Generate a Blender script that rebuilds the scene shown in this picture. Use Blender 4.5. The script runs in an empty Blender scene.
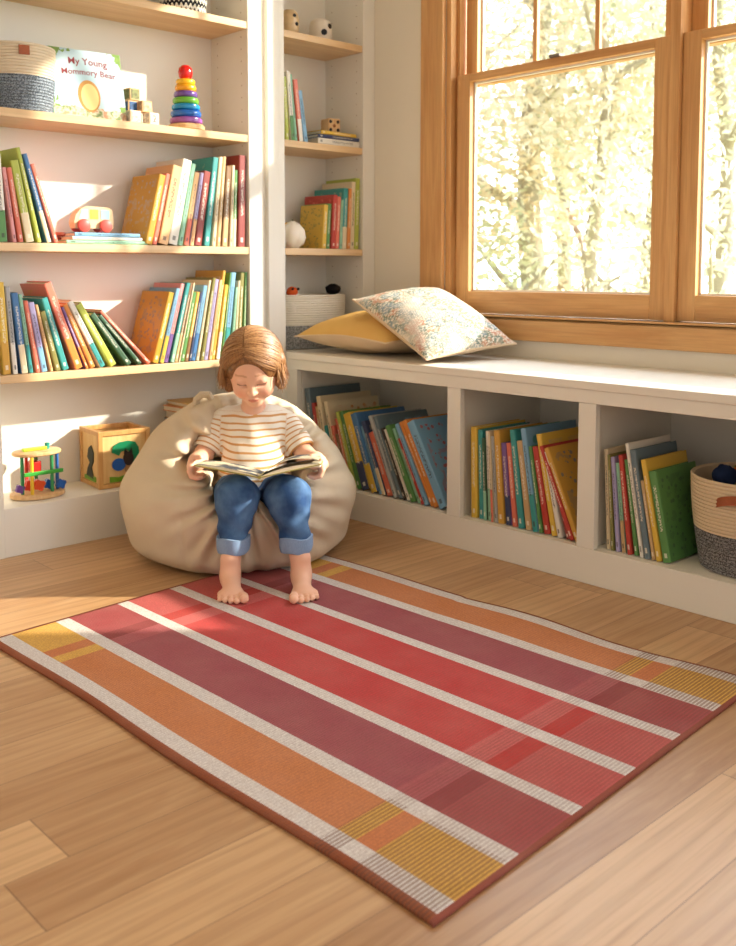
import bpy, bmesh, math, random
import numpy as np
from mathutils import Vector, Matrix, Euler, noise as mnoise
random.seed(7)
R = math.radians
SC = bpy.context.scene
COL = SC.collection

# ---------------------------------------------------------------- camera
YAW, PITCH, FPX, PPY, EYE = R(47.015), R(4.64), 985.7, 350.57, 0.82
fwd = Vector((math.cos(YAW)*math.cos(PITCH), math.sin(YAW)*math.cos(PITCH), -math.sin(PITCH)))
rgt = Vector((math.sin(YAW), -math.cos(YAW), 0))
upv = rgt.cross(fwd)
cam = bpy.data.cameras.new('camera')
camo = bpy.data.objects.new('camera', cam); COL.objects.link(camo)
mw = Matrix((rgt, upv, -fwd)).transposed().to_4x4(); mw.translation = (0, 0, EYE)
camo.matrix_world = mw
cam.sensor_fit = 'VERTICAL'; cam.sensor_height = 24; cam.sensor_width = 24
cam.lens = FPX/946*24
cam.shift_y = -(473-PPY)/946
cam.clip_start = 0.05; cam.clip_end = 200
cam.dof.use_dof = True; cam.dof.focus_distance = 2.3; cam.dof.aperture_fstop = (FPX/946*24/1000)/0.0075
SC.camera = camo

# ---------------------------------------------------------------- light
SC.view_settings.view_transform = 'Standard'; SC.view_settings.look = 'None'
SC.view_settings.gamma = 1.0; SC.view_settings.use_curve_mapping = False
SC.view_settings.exposure = 0.17
W = bpy.data.worlds.new('sky'); SC.world = W; W.use_nodes = True
bg = W.node_tree.nodes['Background']
# bright hazy sky on the window side, dimmer warm surroundings on the open room side
_n = W.node_tree.nodes; _l = W.node_tree.links
_tc = _n.new('ShaderNodeTexCoord'); _sp = _n.new('ShaderNodeSeparateXYZ'); _l.new(_tc.outputs['Generated'], _sp.inputs[0])
_mr = _n.new('ShaderNodeMapRange'); _mr.interpolation_type = 'SMOOTHSTEP'; _l.new(_sp.outputs[0], _mr.inputs[0])
_mr.inputs[1].default_value = -.25; _mr.inputs[2].default_value = .45; _mr.inputs[3].default_value = 0; _mr.inputs[4].default_value = 1
_mx = _n.new('ShaderNodeMix'); _mx.data_type = 'RGBA'; _l.new(_mr.outputs[0], _mx.inputs[0])
_mx.inputs[6].default_value = (.62, .58, .52, 1); _mx.inputs[7].default_value = (5.6, 6.0, 6.6, 1)
_l.new(_mx.outputs[2], bg.inputs[0]); bg.inputs[1].default_value = 1.0
sun = bpy.data.lights.new('sun', 'SUN'); sun.energy = 9.5; sun.color = (1, .90, .76); sun.angle = R(1.2)
suno = bpy.data.objects.new('sun', sun); COL.objects.link(suno)
suno.rotation_euler = Vector((-1, .82, -.60)).to_track_quat('-Z', 'Y').to_euler()
suno.location = (6, -3, 4)

# ---------------------------------------------------------------- helpers
def lin(c):
    return tuple((v/12.92 if v <= .04045 else ((v+.055)/1.055)**2.4) for v in c)
def hx(r, g, b): return lin((r/255, g/255, b/255))

class NT:
    def __init__(s, name, rough=.6, spec=.3):
        s.m = bpy.data.materials.new(name); s.m.use_nodes = True
        s.t = s.m.node_tree; s.n = s.t.nodes; s.b = s.n['Principled BSDF']
        s.b.inputs['Roughness'].default_value = rough
        s.b.inputs['Specular IOR Level'].default_value = spec
    def new(s, typ, **kw):
        n = s.n.new(typ)
        for k, v in kw.items(): setattr(n, k, v)
        return n
    def put(s, sock, v):
        if isinstance(v, bpy.types.NodeSocket): s.t.links.new(v, sock)
        elif isinstance(v, (tuple, list)) and len(v) == 3 and sock.type == 'RGBA': sock.default_value = (*v, 1)
        else: sock.default_value = v
    def math(s, op, a, b=0.0, c=None):
        n = s.new('ShaderNodeMath', operation=op); s.put(n.inputs[0], a); s.put(n.inputs[1], b)
        if c is not None: s.put(n.inputs[2], c)
        return n.outputs[0]
    def mix(s, f, a, b, bt='MIX'):
        n = s.new('ShaderNodeMix', data_type='RGBA', blend_type=bt)
        s.put(n.inputs[0], f); s.put(n.inputs[6], a); s.put(n.inputs[7], b)
        return n.outputs[2]
    def coord(s, kind='Object', scale=None, rot=None, loc=None):
        o = s.new('ShaderNodeTexCoord').outputs[kind]
        if scale or rot or loc:
            mp = s.new('ShaderNodeMapping'); s.t.links.new(o, mp.inputs[0])
            if scale: mp.inputs['Scale'].default_value = scale
            if rot: mp.inputs['Rotation'].default_value = rot
            if loc: mp.inputs['Location'].default_value = loc
            o = mp.outputs[0]
        return o
    def sep(s, v):
        n = s.new('ShaderNodeSeparateXYZ'); s.t.links.new(v, n.inputs[0]); return n.outputs
    def noise(s, v, scale=5, detail=3, rough=.5, out=0, dist=0):
        n = s.new('ShaderNodeTexNoise'); s.t.links.new(v, n.inputs['Vector'])
        n.inputs['Scale'].default_value = scale; n.inputs['Detail'].default_value = detail
        n.inputs['Roughness'].default_value = rough; n.inputs['Distortion'].default_value = dist
        return n.outputs[out]
    def ramp(s, v, stops, interp='LINEAR'):
        n = s.new('ShaderNodeValToRGB'); s.put(n.inputs[0], v); cr = n.color_ramp; cr.interpolation = interp
        while len(cr.elements) < len(stops): cr.elements.new(.5)
        for e, (p, c) in zip(cr.elements, stops):
            e.position = p; e.color = (*c, 1) if isinstance(c, (tuple, list)) else (c, c, c, 1)
        return n.outputs[0]
    def bump(s, h, strength=.3, dist=.002):
        n = s.new('ShaderNodeBump'); n.inputs['Strength'].default_value = strength
        n.inputs['Distance'].default_value = dist; s.put(n.inputs['Height'], h)
        s.t.links.new(n.outputs[0], s.b.inputs['Normal'])
    def base(s, c): s.put(s.b.inputs['Base Color'], c); return s.m

def plain(name, c, rough=.5, spec=.3, vary=.08, bscale=60):
    t = NT(name, rough, spec)
    v = t.coord()
    f = t.noise(v, bscale, 2)
    t.base(t.mix(f, tuple(x*(1-vary) for x in c), tuple(min(1, x*(1+vary)) for x in c)))
    t.bump(f, .05, .001)
    return t.m

def wood(name, c1, c2, axis=0, scale=1.0, rough=.42, grain=1.0):
    t = NT(name, rough, .35)
    sc = [14*scale]*3; sc[axis] = 1.2*scale
    v = t.coord(scale=tuple(sc))
    n1 = t.noise(v, 1.6, 4, .6, dist=.6)
    sc2 = [120*scale]*3; sc2[axis] = 3*scale
    n2 = t.noise(t.coord(scale=tuple(sc2)), 1.5, 2, .6)
    a = t.mix(t.ramp(n1, [(.32, 0.), (.68, 1.)]), c1, c2)
    b = t.mix(t.math('MULTIPLY', t.ramp(n2, [(.45, 0.), (.75, 1.)]), .28*grain), a, tuple(x*.55 for x in c2))
    t.base(b); t.bump(n2, .06, .001)
    return t.m

def mesh_obj(name, verts, faces, mat=None, parent=None, smooth=False, mats=None, fm=None):
    me = bpy.data.meshes.new(name); me.from_pydata([tuple(v) for v in verts], [], [tuple(f) for f in faces])
    if mats:
        for m in mats: me.materials.append(m)
        if fm is not None: me.polygons.foreach_set('material_index', fm)
    elif mat: me.materials.append(mat)
    if smooth: me.polygons.foreach_set('use_smooth', [True]*len(me.polygons))
    me.update()
    o = bpy.data.objects.new(name, me); COL.objects.link(o)
    if parent: o.parent = parent
    return o

class MB:
    """collects shapes into one mesh"""
    def __init__(s): s.v = []; s.f = []; s.m = []; s.cur = 0
    def add(s, vs, fs):
        n = len(s.v); s.v += [tuple(v) for v in vs]; s.f += [tuple(i+n for i in f) for f in fs]; s.m += [s.cur]*len(fs)
    def box(s, x0, x1, y0, y1, z0, z1, b=0.0, M=None):
        if b <= 0:
            vs = [Vector((x, y, z)) for z in (z0, z1) for y in (y0, y1) for x in (x0, x1)]
            fs = [(0,2,3,1), (4,5,7,6), (0,1,5,4), (2,6,7,3), (0,4,6,2), (1,3,7,5)]
        else:
            bm = bmesh.new(); bmesh.ops.create_cube(bm, size=1)
            for v in bm.verts:
                v.co = Vector(((x0+x1)/2+v.co.x*(x1-x0), (y0+y1)/2+v.co.y*(y1-y0), (z0+z1)/2+v.co.z*(z1-z0)))
            bmesh.ops.bevel(bm, geom=list(bm.edges), offset=b, segments=2, affect='EDGES', profile=.5)
            bm.verts.index_update(); vs = [v.co.copy() for v in bm.verts]; fs = [[v.index for v in f.verts] for f in bm.faces]; bm.free()
        if M: vs = [M @ v for v in vs]
        s.add(vs, fs); return s
    def lathe(s, prof, n=28, c=(0, 0, 0), M=None, cap=True):
        vs = []; fs = []
        for r, z in prof:
            for k in range(n):
                a = 2*math.pi*k/n; vs.append(Vector((c[0]+r*math.cos(a), c[1]+r*math.sin(a), c[2]+z)))
        for i in range(len(prof)-1):
            for k in range(n):
                k2 = (k+1) % n; fs.append((i*n+k, i*n+k2, (i+1)*n+k2, (i+1)*n+k))
        if cap:
            if prof[0][0] > 1e-6: fs.append(tuple(range(n))[::-1])
            if prof[-1][0] > 1e-6: fs.append(tuple((len(prof)-1)*n+k for k in range(n)))
        if M: vs = [M @ v for v in vs]
        s.add(vs, fs); return s
    def tube(s, pts, rad, n=8, closed=False):
        pts = [Vector(p) for p in pts]; N = len(pts)
        rad = rad if isinstance(rad, (list, tuple)) else [rad]*N
        vs = []; fs = []; up = None
        for i, p in enumerate(pts):
            a = pts[(i-1) % N] if (i > 0 or closed) else p; b = pts[(i+1) % N] if (i < N-1 or closed) else p
            t = (b-a).normalized()
            if up is None: up = t.orthogonal().normalized()
            up = (up - t*up.dot(t)).normalized(); w = t.cross(up)
            for k in range(n):
                q = 2*math.pi*k/n; vs.append(p + (up*math.cos(q)+w*math.sin(q))*rad[i])
        M_ = N if closed else N-1
        for i in range(M_):
            for k in range(n):
                j = (i+1) % N; k2 = (k+1) % n; fs.append((i*n+k, i*n+k2, j*n+k2, j*n+k))
        if not closed: fs.append(tuple(range(n))[::-1]); fs.append(tuple((N-1)*n+k for k in range(n)))
        s.add(vs, fs); return s
    def prism(s, poly, d0, d1, plane='xz'):
        """extrude a 2d outline between d0 and d1 on the remaining axis"""
        n = len(poly)
        def mk(p, d):
            return {'xz': (p[0], d, p[1]), 'xy': (p[0], p[1], d), 'yz': (d, p[0], p[1])}[plane]
        vs = [mk(p, d0) for p in poly]+[mk(p, d1) for p in poly]
        fs = [tuple(range(n)), tuple(range(2*n-1, n-1, -1))]+[(i, i+n, (i+1) % n+n, (i+1) % n) for i in range(n)]
        s.add(vs, fs); return s
    def build(s, name, mat=None, parent=None, smooth=False, mats=None):
        o = mesh_obj(name, s.v, s.f, mat, parent, smooth, mats, s.m if mats else None)
        bm = bmesh.new(); bm.from_mesh(o.data); bmesh.ops.recalc_face_normals(bm, faces=bm.faces)
        if smooth:
            for e in bm.edges:
                if len(e.link_faces) == 2 and e.calc_face_angle(0) > R(42): e.smooth = False
        bm.to_mesh(o.data); bm.free()
        return o

def thing(name, label, cat, loc=(0, 0, 0), rz=0, group=None, M=None):
    o = bpy.data.objects.new(name, None); COL.objects.link(o); o.empty_display_size = .05
    o.location = loc; o.rotation_euler = (0, 0, rz)
    if M is not None: o.matrix_world = M
    tag(o, label, cat, group); return o
def tag(o, label=None, cat=None, group=None, kind=None):
    if label: o['label'] = label
    if cat: o['category'] = cat
    if group: o['group'] = group
    if kind: o['kind'] = kind
    return o
def struct(name, mb, mat, parent=None, smooth=False):
    o = mb.build(name, mat, parent, smooth)
    if not parent: o['kind'] = 'structure'
    return o

# ---------------------------------------------------------------- materials of the room
CREAM = hx(228, 212, 190)
t = NT('painted_wall', .75, .2); v = t.coord(); f = t.noise(v, 3, 3)
t.base(t.mix(f, hx(230, 221, 204), hx(235, 227, 210))); t.bump(t.noise(v, 180, 2), .05, .001); M_WALL = t.m
t = NT('painted_cabinet', .45, .35); v = t.coord(); f = t.noise(v, 4, 3)
t.base(t.mix(f, hx(233, 228, 216), hx(238, 233, 222))); M_PAINT = t.m
M_SHELF = wood('pale_maple_shelf', hx(232, 200, 156), hx(216, 178, 130), 0, .8, .42, .8)
M_TRIM = wood('oak_window_trim', hx(220, 172, 114), hx(196, 142, 86), 2, 1.0, .4, 1)
M_TRIMH = wood('oak_window_rail', hx(220, 172, 114), hx(196, 142, 86), 1, 1.0, .4, 1)
t = NT('white_sash_lining', .5, .3); t.base(t.mix(t.noise(t.coord(), 8), hx(225, 222, 212), hx(238, 236, 228))); M_WHITE = t.m
M_TOYWOOD = wood('toy_beech', hx(228, 190, 140), hx(208, 164, 112), 2, 3.0, .45, .6)

# floor planks: boards along X
t = NT('oak_floor_boards', .38, .65)
v = t.coord(); s3 = t.sep(v)
PW = .128
row = t.math('FLOOR', t.math('DIVIDE', t.math('ADD', s3[1], 5.02), PW))
wn = t.new('ShaderNodeTexWhiteNoise', noise_dimensions='1D'); t.put(wn.inputs['W'], row)
xs = t.math('DIVIDE', t.math('ADD', s3[0], t.math('MULTIPLY', wn.outputs[0], 7.3)), 1.15)
cell = t.math('FLOOR', xs)
wn2 = t.new('ShaderNodeTexWhiteNoise', noise_dimensions='2D')
cb = t.new('ShaderNodeCombineXYZ'); t.put(cb.inputs[0], row); t.put(cb.inputs[1], cell); t.t.links.new(cb.outputs[0], wn2.inputs['Vector'])
rnd = wn2.outputs[0]
off = t.new('ShaderNodeCombineXYZ'); t.put(off.inputs[0], t.math('MULTIPLY', rnd, 31.)); t.put(off.inputs[1], t.math('MULTIPLY', rnd, 17.))
vo = t.new('ShaderNodeVectorMath', operation='ADD'); t.t.links.new(v, vo.inputs[0]); t.t.links.new(off.outputs[0], vo.inputs[1])
mp = t.new('ShaderNodeMapping'); mp.inputs['Scale'].default_value = (1.0, 9.0, 1); t.t.links.new(vo.outputs[0], mp.inputs[0])
g1 = t.noise(mp.outputs[0], 2.2, 5, .62, dist=1.4)
mp2 = t.new('ShaderNodeMapping'); mp2.inputs['Scale'].default_value = (2.0, 70, 1); t.t.links.new(vo.outputs[0], mp2.inputs[0])
g2 = t.noise(mp2.outputs[0], 2.5, 3, .6)
wv = t.new('ShaderNodeTexWave', wave_type='BANDS', bands_direction='Y'); t.t.links.new(mp.outputs[0], wv.inputs[0])
wv.inputs['Scale'].default_value = 1.1; wv.inputs['Distortion'].default_value = 9; wv.inputs['Detail'].default_value = 3; wv.inputs['Detail Scale'].default_value = .7
c = t.mix(rnd, hx(206, 164, 118), hx(160, 114, 72))
c = t.mix(t.math('MULTIPLY', t.ramp(g1, [(.3, 0.), (.7, 1.)]), .45), c, hx(220, 184, 138))
c = t.mix(t.math('MULTIPLY', t.ramp(wv.outputs[1], [(.55, 0.), (.95, 1.)]), .22), c, hx(146, 102, 64))
c = t.mix(t.math('MULTIPLY', t.ramp(g2, [(.5, 0.), (.72, 1.)]), .25), c, hx(136, 94, 58))
fy = t.math('FRACT', t.math('DIVIDE', t.math('ADD', s3[1], 5.02), PW)); fx = t.math('FRACT', xs)
seam = t.math('MAXIMUM', t.math('LESS_THAN', fy, .012), t.math('LESS_THAN', fx, .0018))
c = t.mix(t.math('MULTIPLY', seam, .6), c, hx(96, 62, 38))
t.base(c); t.bump(t.math('SUBTRACT', t.math('MULTIPLY', g2, .35), seam), .25, .0012)
t.put(t.b.inputs['Roughness'], t.math('ADD', .27, t.math('MULTIPLY', g2, .20)))
M_FLOOR = t.m

# ---------------------------------------------------------------- room shell
XW, XB, YB, YW = 2.575, 2.145, 2.7255, 2.945      # window wall, bench front, bookcase front, back wall
ZC = 2.7
struct('floor', MB().box(-2.2, 2.70, -2.6, 3.1, -.06, 0), M_FLOOR)
struct('ceiling', MB().box(-2.2, 2.76, -2.6, 3.1, ZC, ZC+.08), M_WALL)
struct('wall_back', MB().box(-2.2, 2.76, YW+.008, 3.1, 0, ZC), M_WALL)
WY0, WY1, WZ0, WZ1 = .62, 2.365, .672, 2.30        # the opening of the paired window
mb = MB().box(XW, XW+.14, WY1, YW+.008, 0, ZC).box(XW, XW+.14, -2.6, WY0, 0, ZC)
mb.box(XW, XW+.14, WY0, WY1, 0, WZ0).box(XW, XW+.14, WY0, WY1, WZ1, ZC)
struct('wall_window', mb, M_WALL)
# casing, stool and apron
mb = MB().box(XW-.02, XW-.0005, WY1, WY1+.105, WZ0-.012, WZ1+.10, .003); struct('trim_1', mb, M_TRIM)
mb = MB().box(XW-.02, XW-.0005, WY0-.105, WY0, WZ0-.012, WZ1+.10, .003); struct('trim_2', mb, M_TRIM)
mb = MB().box(XW-.022, XW-.0005, WY0-.12, WY1+.12, WZ1+.10, WZ1+.20, .003); struct('trim_3', mb, M_TRIMH)
mb = MB().box(XW-.020, XW-.0005, WY0-.105, WY1+.105, .592, .660, .003)
mb.box(XW-.026, XW+.05, WY0, WY1, .660, .672, .003).box(XW-.026, XW-.0005, WY0-.105, WY1+.105, .660, .6695, .003); struct('trim_4', mb, M_TRIMH)
# jambs and centre mullion
mb = MB().box(XW, XW+.135, WY1-.022, WY1-.0005, WZ0, WZ1, .001).box(XW+.03, XW+.05, WY1-.036, WY1-.022, WZ0, WZ1)
struct('trim_5', mb, M_TRIM)
MY = 1.492
mb = MB().box(XW+.004, XW+.13, MY-.016, MY+.016, WZ0, WZ1, .001); struct('trim_6', mb, M_TRIM)

t = NT('window_glass', .02, .5)
tr = t.new('ShaderNodeBsdfTransparent'); gl = t.new('ShaderNodeBsdfGlossy'); gl.inputs['Roughness'].default_value = .02
mx = t.new('ShaderNodeMixShader'); mx.inputs[0].default_value = .05
tr.inputs[0].default_value = (.97, .98, .97, 1)
t.t.links.new(tr.outputs[0], mx.inputs[1]); t.t.links.new(gl.outputs[0], mx.inputs[2]); t.t.links.new(mx.outputs[0], t.n['Material Output'].inputs[0])
M_GLASS = t.m
M_METAL = plain('brushed_metal', hx(120, 110, 98), .35, .6)
def sash(root, y0, y1, z0, z1, x0, x1, stile, bot, top, munt=0):
    mb = MB().box(x0, x1, y0, y0+stile, z0, z1, .002).box(x0, x1, y1-stile, y1, z0, z1, .002)
    mb.build('sash_stile', M_TRIM, root)
    MB().box(x0, x1, y0+stile, y1-stile, z0, z0+bot, .002).box(x0, x1, y0+stile, y1-stile, z1-top, z1, .002).build('sash_rail', M_TRIMH, root)
    # pale glazing bead set outside the wooden frame
    a, b, c_, d = y0+stile, y1-stile, z0+bot, z1-top
    w = .006; xg = (x0+x1)/2+.006
    MB().box(xg, x1, a, a+w, c_, d).box(xg, x1, b-w, b, c_, d).box(xg, x1, a+w, b-w, c_, c_+w).box(xg, x1, a+w, b-w, d-w, d).build('glazing_bead', M_WHITE, root)
    MB().box(xg+.002, xg+.006, a+w, b-w, c_+w, d-w).build('pane', M_GLASS, root)
    for k in range(munt):
        yy = a+(b-a)*(k+1)/(munt+1)
        MB().box(x0+.008, xg+.0015, yy-.008, yy+.008, c_, d, .002).build('muntin', M_TRIM, root)
def window(name, y0, y1):
    root = bpy.data.objects.new(name, None); COL.objects.link(root); root.location = (XW+.03, (y0+y1)/2, WZ0); root['kind'] = 'structure'
    bpy.context.view_layer.update()
    grp = []
    inv = Matrix.Translation(-root.location)
    before = set(bpy.data.objects)
    sash(root, y0, y1, WZ0+.002, 1.490, XW+.018, XW+.052, .056, .075, .027)
    sash(root, y0, y1, 1.456, WZ1-.002, XW+.062, XW+.096, .050, .034, .06, munt=2)
    MB().box(XW+.012, XW+.030, (y0+y1)/2-.02, (y0+y1)/2+.02, 1.4905, 1.500, .002).lathe([(.006, 0), (.006, .012)], 10, (XW+.03, (y0+y1)/2, 1.4905)).build('sash_lock', M_METAL, root)
    for o in set(bpy.data.objects)-before: o.data.transform(inv)
window('window_1', MY+.017, WY1-.037)
window('window_2', WY0+.004, MY-.017)

# ---------------------------------------------------------------- built-in bookcases and window seat
SZ = [1.645, 1.273, .899, .524, .142]               # upper faces of the shelves
ST = .024
PEG = [None]
M_HOLE = plain('peg_hole_shade', hx(160, 138, 112), .8)
def bookcase(name, label, x0, x1, shelves, z0, zt=2.45, toe=False, pins=True, Lpanel=.02, Rpanel=.0005):
    root = thing(name, label, 'bookcase', (x0, YB, 0))
    off = Matrix.Translation((-x0, -YB, 0))
    def fin(mb, nm, mt):
        mb.v = [tuple(off @ Vector(v)) for v in mb.v]; return mb.build(nm, mt, root)
    fin(MB().box(x0, x1, YW-.006, YW+.006, z0, zt), 'back_panel', M_PAINT)
    fin(MB().box(x0-Lpanel, x0, YB+.001, YW+.006, z0, zt), 'side_panel', M_PAINT)
    fin(MB().box(x1, x1+Rpanel, YB+.001, YW+.006, z0, zt), 'side_panel', M_PAINT)
    fin(MB().box(x0-Lpanel, x1+Rpanel, YB+.001, YW+.006, zt+.0005, zt+.03), 'top_panel', M_PAINT)
    for z in shelves:
        s = fin(MB().box(x0+.001, x1-.001, YB+.002, YW-.007, z-ST, z, .0015), 'shelf', M_SHELF); s['label'] = 'pale maple shelf board'
    mb = MB()
    for z in np.arange(z0+.06 if z0 > .3 else .24, 1.8, .040):
        if any(z > s_-ST-.008 and z < s_+.008 for s_ in shelves): continue
        for yy in (YB+.035, YW-.045):
            if z < .2 or (name != 'built_in_bookcase' and z < .75): continue
            if PEG[0] is None:
                PEG[0] = MB().lathe([(.0, 0), (.0019, 0), (.0019, .0006)], 8, M=Matrix.Rotation(R(-90), 4, 'Y')).build('peg_hole', M_HOLE, root); p = PEG[0]
            else:
                p = PEG[0].copy(); COL.objects.link(p); p.parent = root
            p.location = (x1-.0004-x0, yy-YB, z)
    return root, fin
rootL, finL = bookcase('built_in_bookcase', 'wide built-in white bookcase with pale wooden shelves, left of the corner post', 1.124, 1.992, SZ[:4], 0.0)
finL(MB().box(1.124, 1.9915, YB, YW-.007, .0005, .1415, .001), 'plinth', M_PAINT)
finL(MB().box(1.084, 1.1235, YB-.0005, YB+.02, 0, 2.45), 'face_stile', M_PAINT)
finL(MB().box(1.9925, 2.048, YB-.001, YW+.006, .0005, 2.45, .002), 'corner_post', M_PAINT)
rootR, finR = bookcase('corner_bookcase', 'narrow built-in bookcase in the corner above the window seat', 2.146, 2.515, SZ[:3], .5362, Lpanel=.02, Rpanel=.0005)
finR(MB().box(2.0485, 2.074, YB+.016, YW+.006, .0, 2.45, .001).box(2.074, 2.1255, YB-.0005, YW+.006, .0, 2.45, .002), 'face_stile', M_PAINT)
finR(MB().box(2.5155, 2.5745, YB-.0005, YW+.006, .5362, 2.45, .002), 'face_stile', M_PAINT)

root = thing('window_seat', 'long white built-in window seat with open book compartments under the window', 'window seat', (XB, 1.5, 0))
inv = Matrix.Translation((-XB, -1.5, 0))
def fin(mb, nm, mt=M_PAINT):
    mb.v = [tuple(inv @ Vector(v)) for v in mb.v]; return mb.build(nm, mt, root)
BY0 = -.2; YE = YB-.0025
fin(MB().box(XB-.004, XW-.001, BY0, YE, .512, .535, .003), 'seat_board')
fin(MB().box(2.15, XW-.001, YE+.0005, YW, .512, .535), 'seat_board')
fin(MB().box(2.1262, 2.1446, YB+.0005, YW, .0005, .5345), 'end_filler')
fin(MB().box(2.1446, 2.1496, YE+.0008, YW, .0005, .5115), 'end_filler')
fin(MB().box(XB, XB+.02, BY0, YE, .477, .5118, .001), 'top_rail')
fin(MB().box(XB, XB+.02, BY0, YE, .0005, .094, .001), 'bottom_rail')
for a, b in ((2.664, YE), (1.906, 1.957), (1.441, 1.494), (.80, .853), (.20, .253)):
    fin(MB().box(XB, XB+.02, a, b, .0945, .4765, .001).box(XB+.0205, XW-.03, (a+b)/2-.011 if a < 2.6 else a, (a+b)/2+.011 if a < 2.6 else b, .0945, .511), 'divider')
fin(MB().box(XB+.0205, XW-.03, BY0, YE, .070, .094), 'bottom_board')
fin(MB().box(XW-.0295, XW-.001, BY0, YE, .0005, .511), 'back_board')

# ---------------------------------------------------------------- books
PAL = dict(white=(236, 232, 220), cream=(232, 214, 176), coral=(226, 110, 88), pink=(226, 150, 150), lime=(176, 190, 70),
    green=(78, 138, 70), darkgreen=(44, 84, 58), olive=(128, 124, 60), blue=(52, 108, 168), navy=(44, 58, 100), sky=(116, 172, 212),
    teal=(46, 150, 150), mint=(140, 200, 168), yellow=(228, 186, 62), mustard=(196, 148, 38), gold=(216, 162, 58), orange=(222, 132, 50),
    peach=(236, 184, 126), red=(188, 50, 42), maroon=(136, 44, 38), purple=(112, 78, 148), lavender=(168, 160, 208), brown=(134, 98, 62),
    tan=(198, 164, 114), grey=(168, 172, 172), slate=(92, 116, 130), black=(46, 44, 42))
WORD = dict(darkgreen='dark green', sky='light blue', navy='navy blue', mint='mint green', lime='lime green')
MATC = {}
def bookmat(c, acc, style):
    k = (c, acc, style)
    if k in MATC: return MATC[k]
    seed = (sum(map(ord, c+acc+style))*7.13) % 50
    t = NT('book_cover_'+c, .38, .4)
    g = t.sep(t.coord('Generated')); v = t.coord('Generated', scale=(1, 3, 4), loc=(seed, seed*.7, 0))
    mute = lambda q: hx(*[v*.86+.14*g_ for v, g_ in zip(q, (176, 160, 140))]); base = mute(PAL[c]); a = mute(PAL[acc])
    # printed art on the boards
    vo = t.new('ShaderNodeTexVoronoi'); t.t.links.new(v, vo.inputs['Vector']); vo.inputs['Scale'].default_value = 1.6 if style != 'd' else 3
    blob = t.math('LESS_THAN', vo.outputs['Distance'], .26 if style != 'p' else .0)
    nz = t.math('GREATER_THAN', t.noise(v, 2.1, 3), .57 if style != 'p' else .9)
    inner = t.math('MULTIPLY', t.math('GREATER_THAN', g[1], .08), t.math('LESS_THAN', g[2], .93))
    c1 = t.mix(t.math('MULTIPLY', t.math('MULTIPLY', blob, inner), .75), base, a)
    c1 = t.mix(t.math('MULTIPLY', t.math('MULTIPLY', nz, inner), .6), c1, tuple((x*.6+y*.4) for x, y in zip(a, base)))
    # title marks on the spine
    sv = t.coord('Generated', scale=(5, .01, 46), loc=(0, 0, seed))
    ln = t.math('GREATER_THAN', t.noise(sv, 1.3, 1), .5)
    band = t.math('MULTIPLY', t.math('GREATER_THAN', g[0], .33), t.math('LESS_THAN', g[0], .67))
    zz = t.math('MULTIPLY', t.math('GREATER_THAN', g[2], .34), t.math('LESS_THAN', g[2], .84))
    onsp = t.math('LESS_THAN', g[1], .012)
    ttl = t.math('MULTIPLY', t.math('MULTIPLY', ln, band), t.math('MULTIPLY', zz, onsp))
    lum = sum(PAL[c])
    tc = hx(60, 50, 50) if lum > 480 else hx(238, 230, 210)
    if style == 'b':   # differently coloured lower spine
        c1 = t.mix(t.math('MULTIPLY', onsp, t.math('LESS_THAN', g[2], .36)), c1, a)
    foot = t.math('MULTIPLY', t.math('MULTIPLY', band, onsp), t.math('MULTIPLY', t.math('GREATER_THAN', g[2], .05), t.math('LESS_THAN', g[2], .10)))
    c1 = t.mix(t.math('MULTIPLY', ttl, .75), c1, tc); c1 = t.mix(t.math('MULTIPLY', foot, .7), c1, tc)
    t.base(c1); MATC[k] = t.m; return t.m
t = NT('book_pages', .8, .1); g = t.coord('Generated', scale=(60, 1, 1)); t.base(t.mix(t.noise(g, 3, 1), hx(226, 212, 182), hx(244, 234, 212))); M_PAGES = t.m
ACC = {'white': 'mint', 'cream': 'coral', 'coral': 'cream', 'pink': 'coral', 'lime': 'cream', 'green': 'cream', 'darkgreen': 'mint', 'olive': 'tan',
    'blue': 'cream', 'navy': 'cream', 'sky': 'white', 'teal': 'cream', 'mint': 'teal', 'yellow': 'cream', 'mustard': 'cream', 'gold': 'brown', 'orange': 'yellow',
    'peach': 'coral', 'red': 'cream', 'maroon': 'coral', 'purple': 'orange', 'lavender': 'peach', 'brown': 'tan', 'tan': 'brown', 'grey': 'white', 'slate': 'sky', 'black': 'cream'}
def make_book(c, acc, style, th, dep, h, label, group, M, name='picture_book'):
    """local frame: x thickness, y depth from the spine, z height"""
    root = thing(name, label, 'book', group=group, M=M)
    b = .0022 if th > .01 else .0012
    r = min(th*.3, .004)
    pl = [(r, 0), (th-r, 0), (th-r*.3, r*.3), (th, r), (th, dep), (th-b, dep), (th-b, b*1.6), (b, b*1.6), (b, dep), (0, dep), (0, r), (r*.3, r*.3)]
    mb = MB()
    n = len(pl); mb.v = [(x, y, 0) for x, y in pl]+[(x, y, h) for x, y in pl]
    for lst in ([0,1,2,3,6,7,10,11], [3,4,5,6], [7,8,9,10]):
        mb.f.append(tuple(lst)); mb.f.append(tuple(i+n for i in lst))
    mb.f += [(i, (i+1) % n, (i+1) % n+n, i+n) for i in range(n)]; mb.m = [0]*len(mb.f)
    # keep only simple caps: spine cap as an octagon with boards joined
    mb.build('cover', bookmat(c, acc, style), root)
    MB().box(b+.0002, th-b-.0002, b*1.8, dep-.003, .003, h-.003).build('page_block', M_PAGES, root)
    return root

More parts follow.
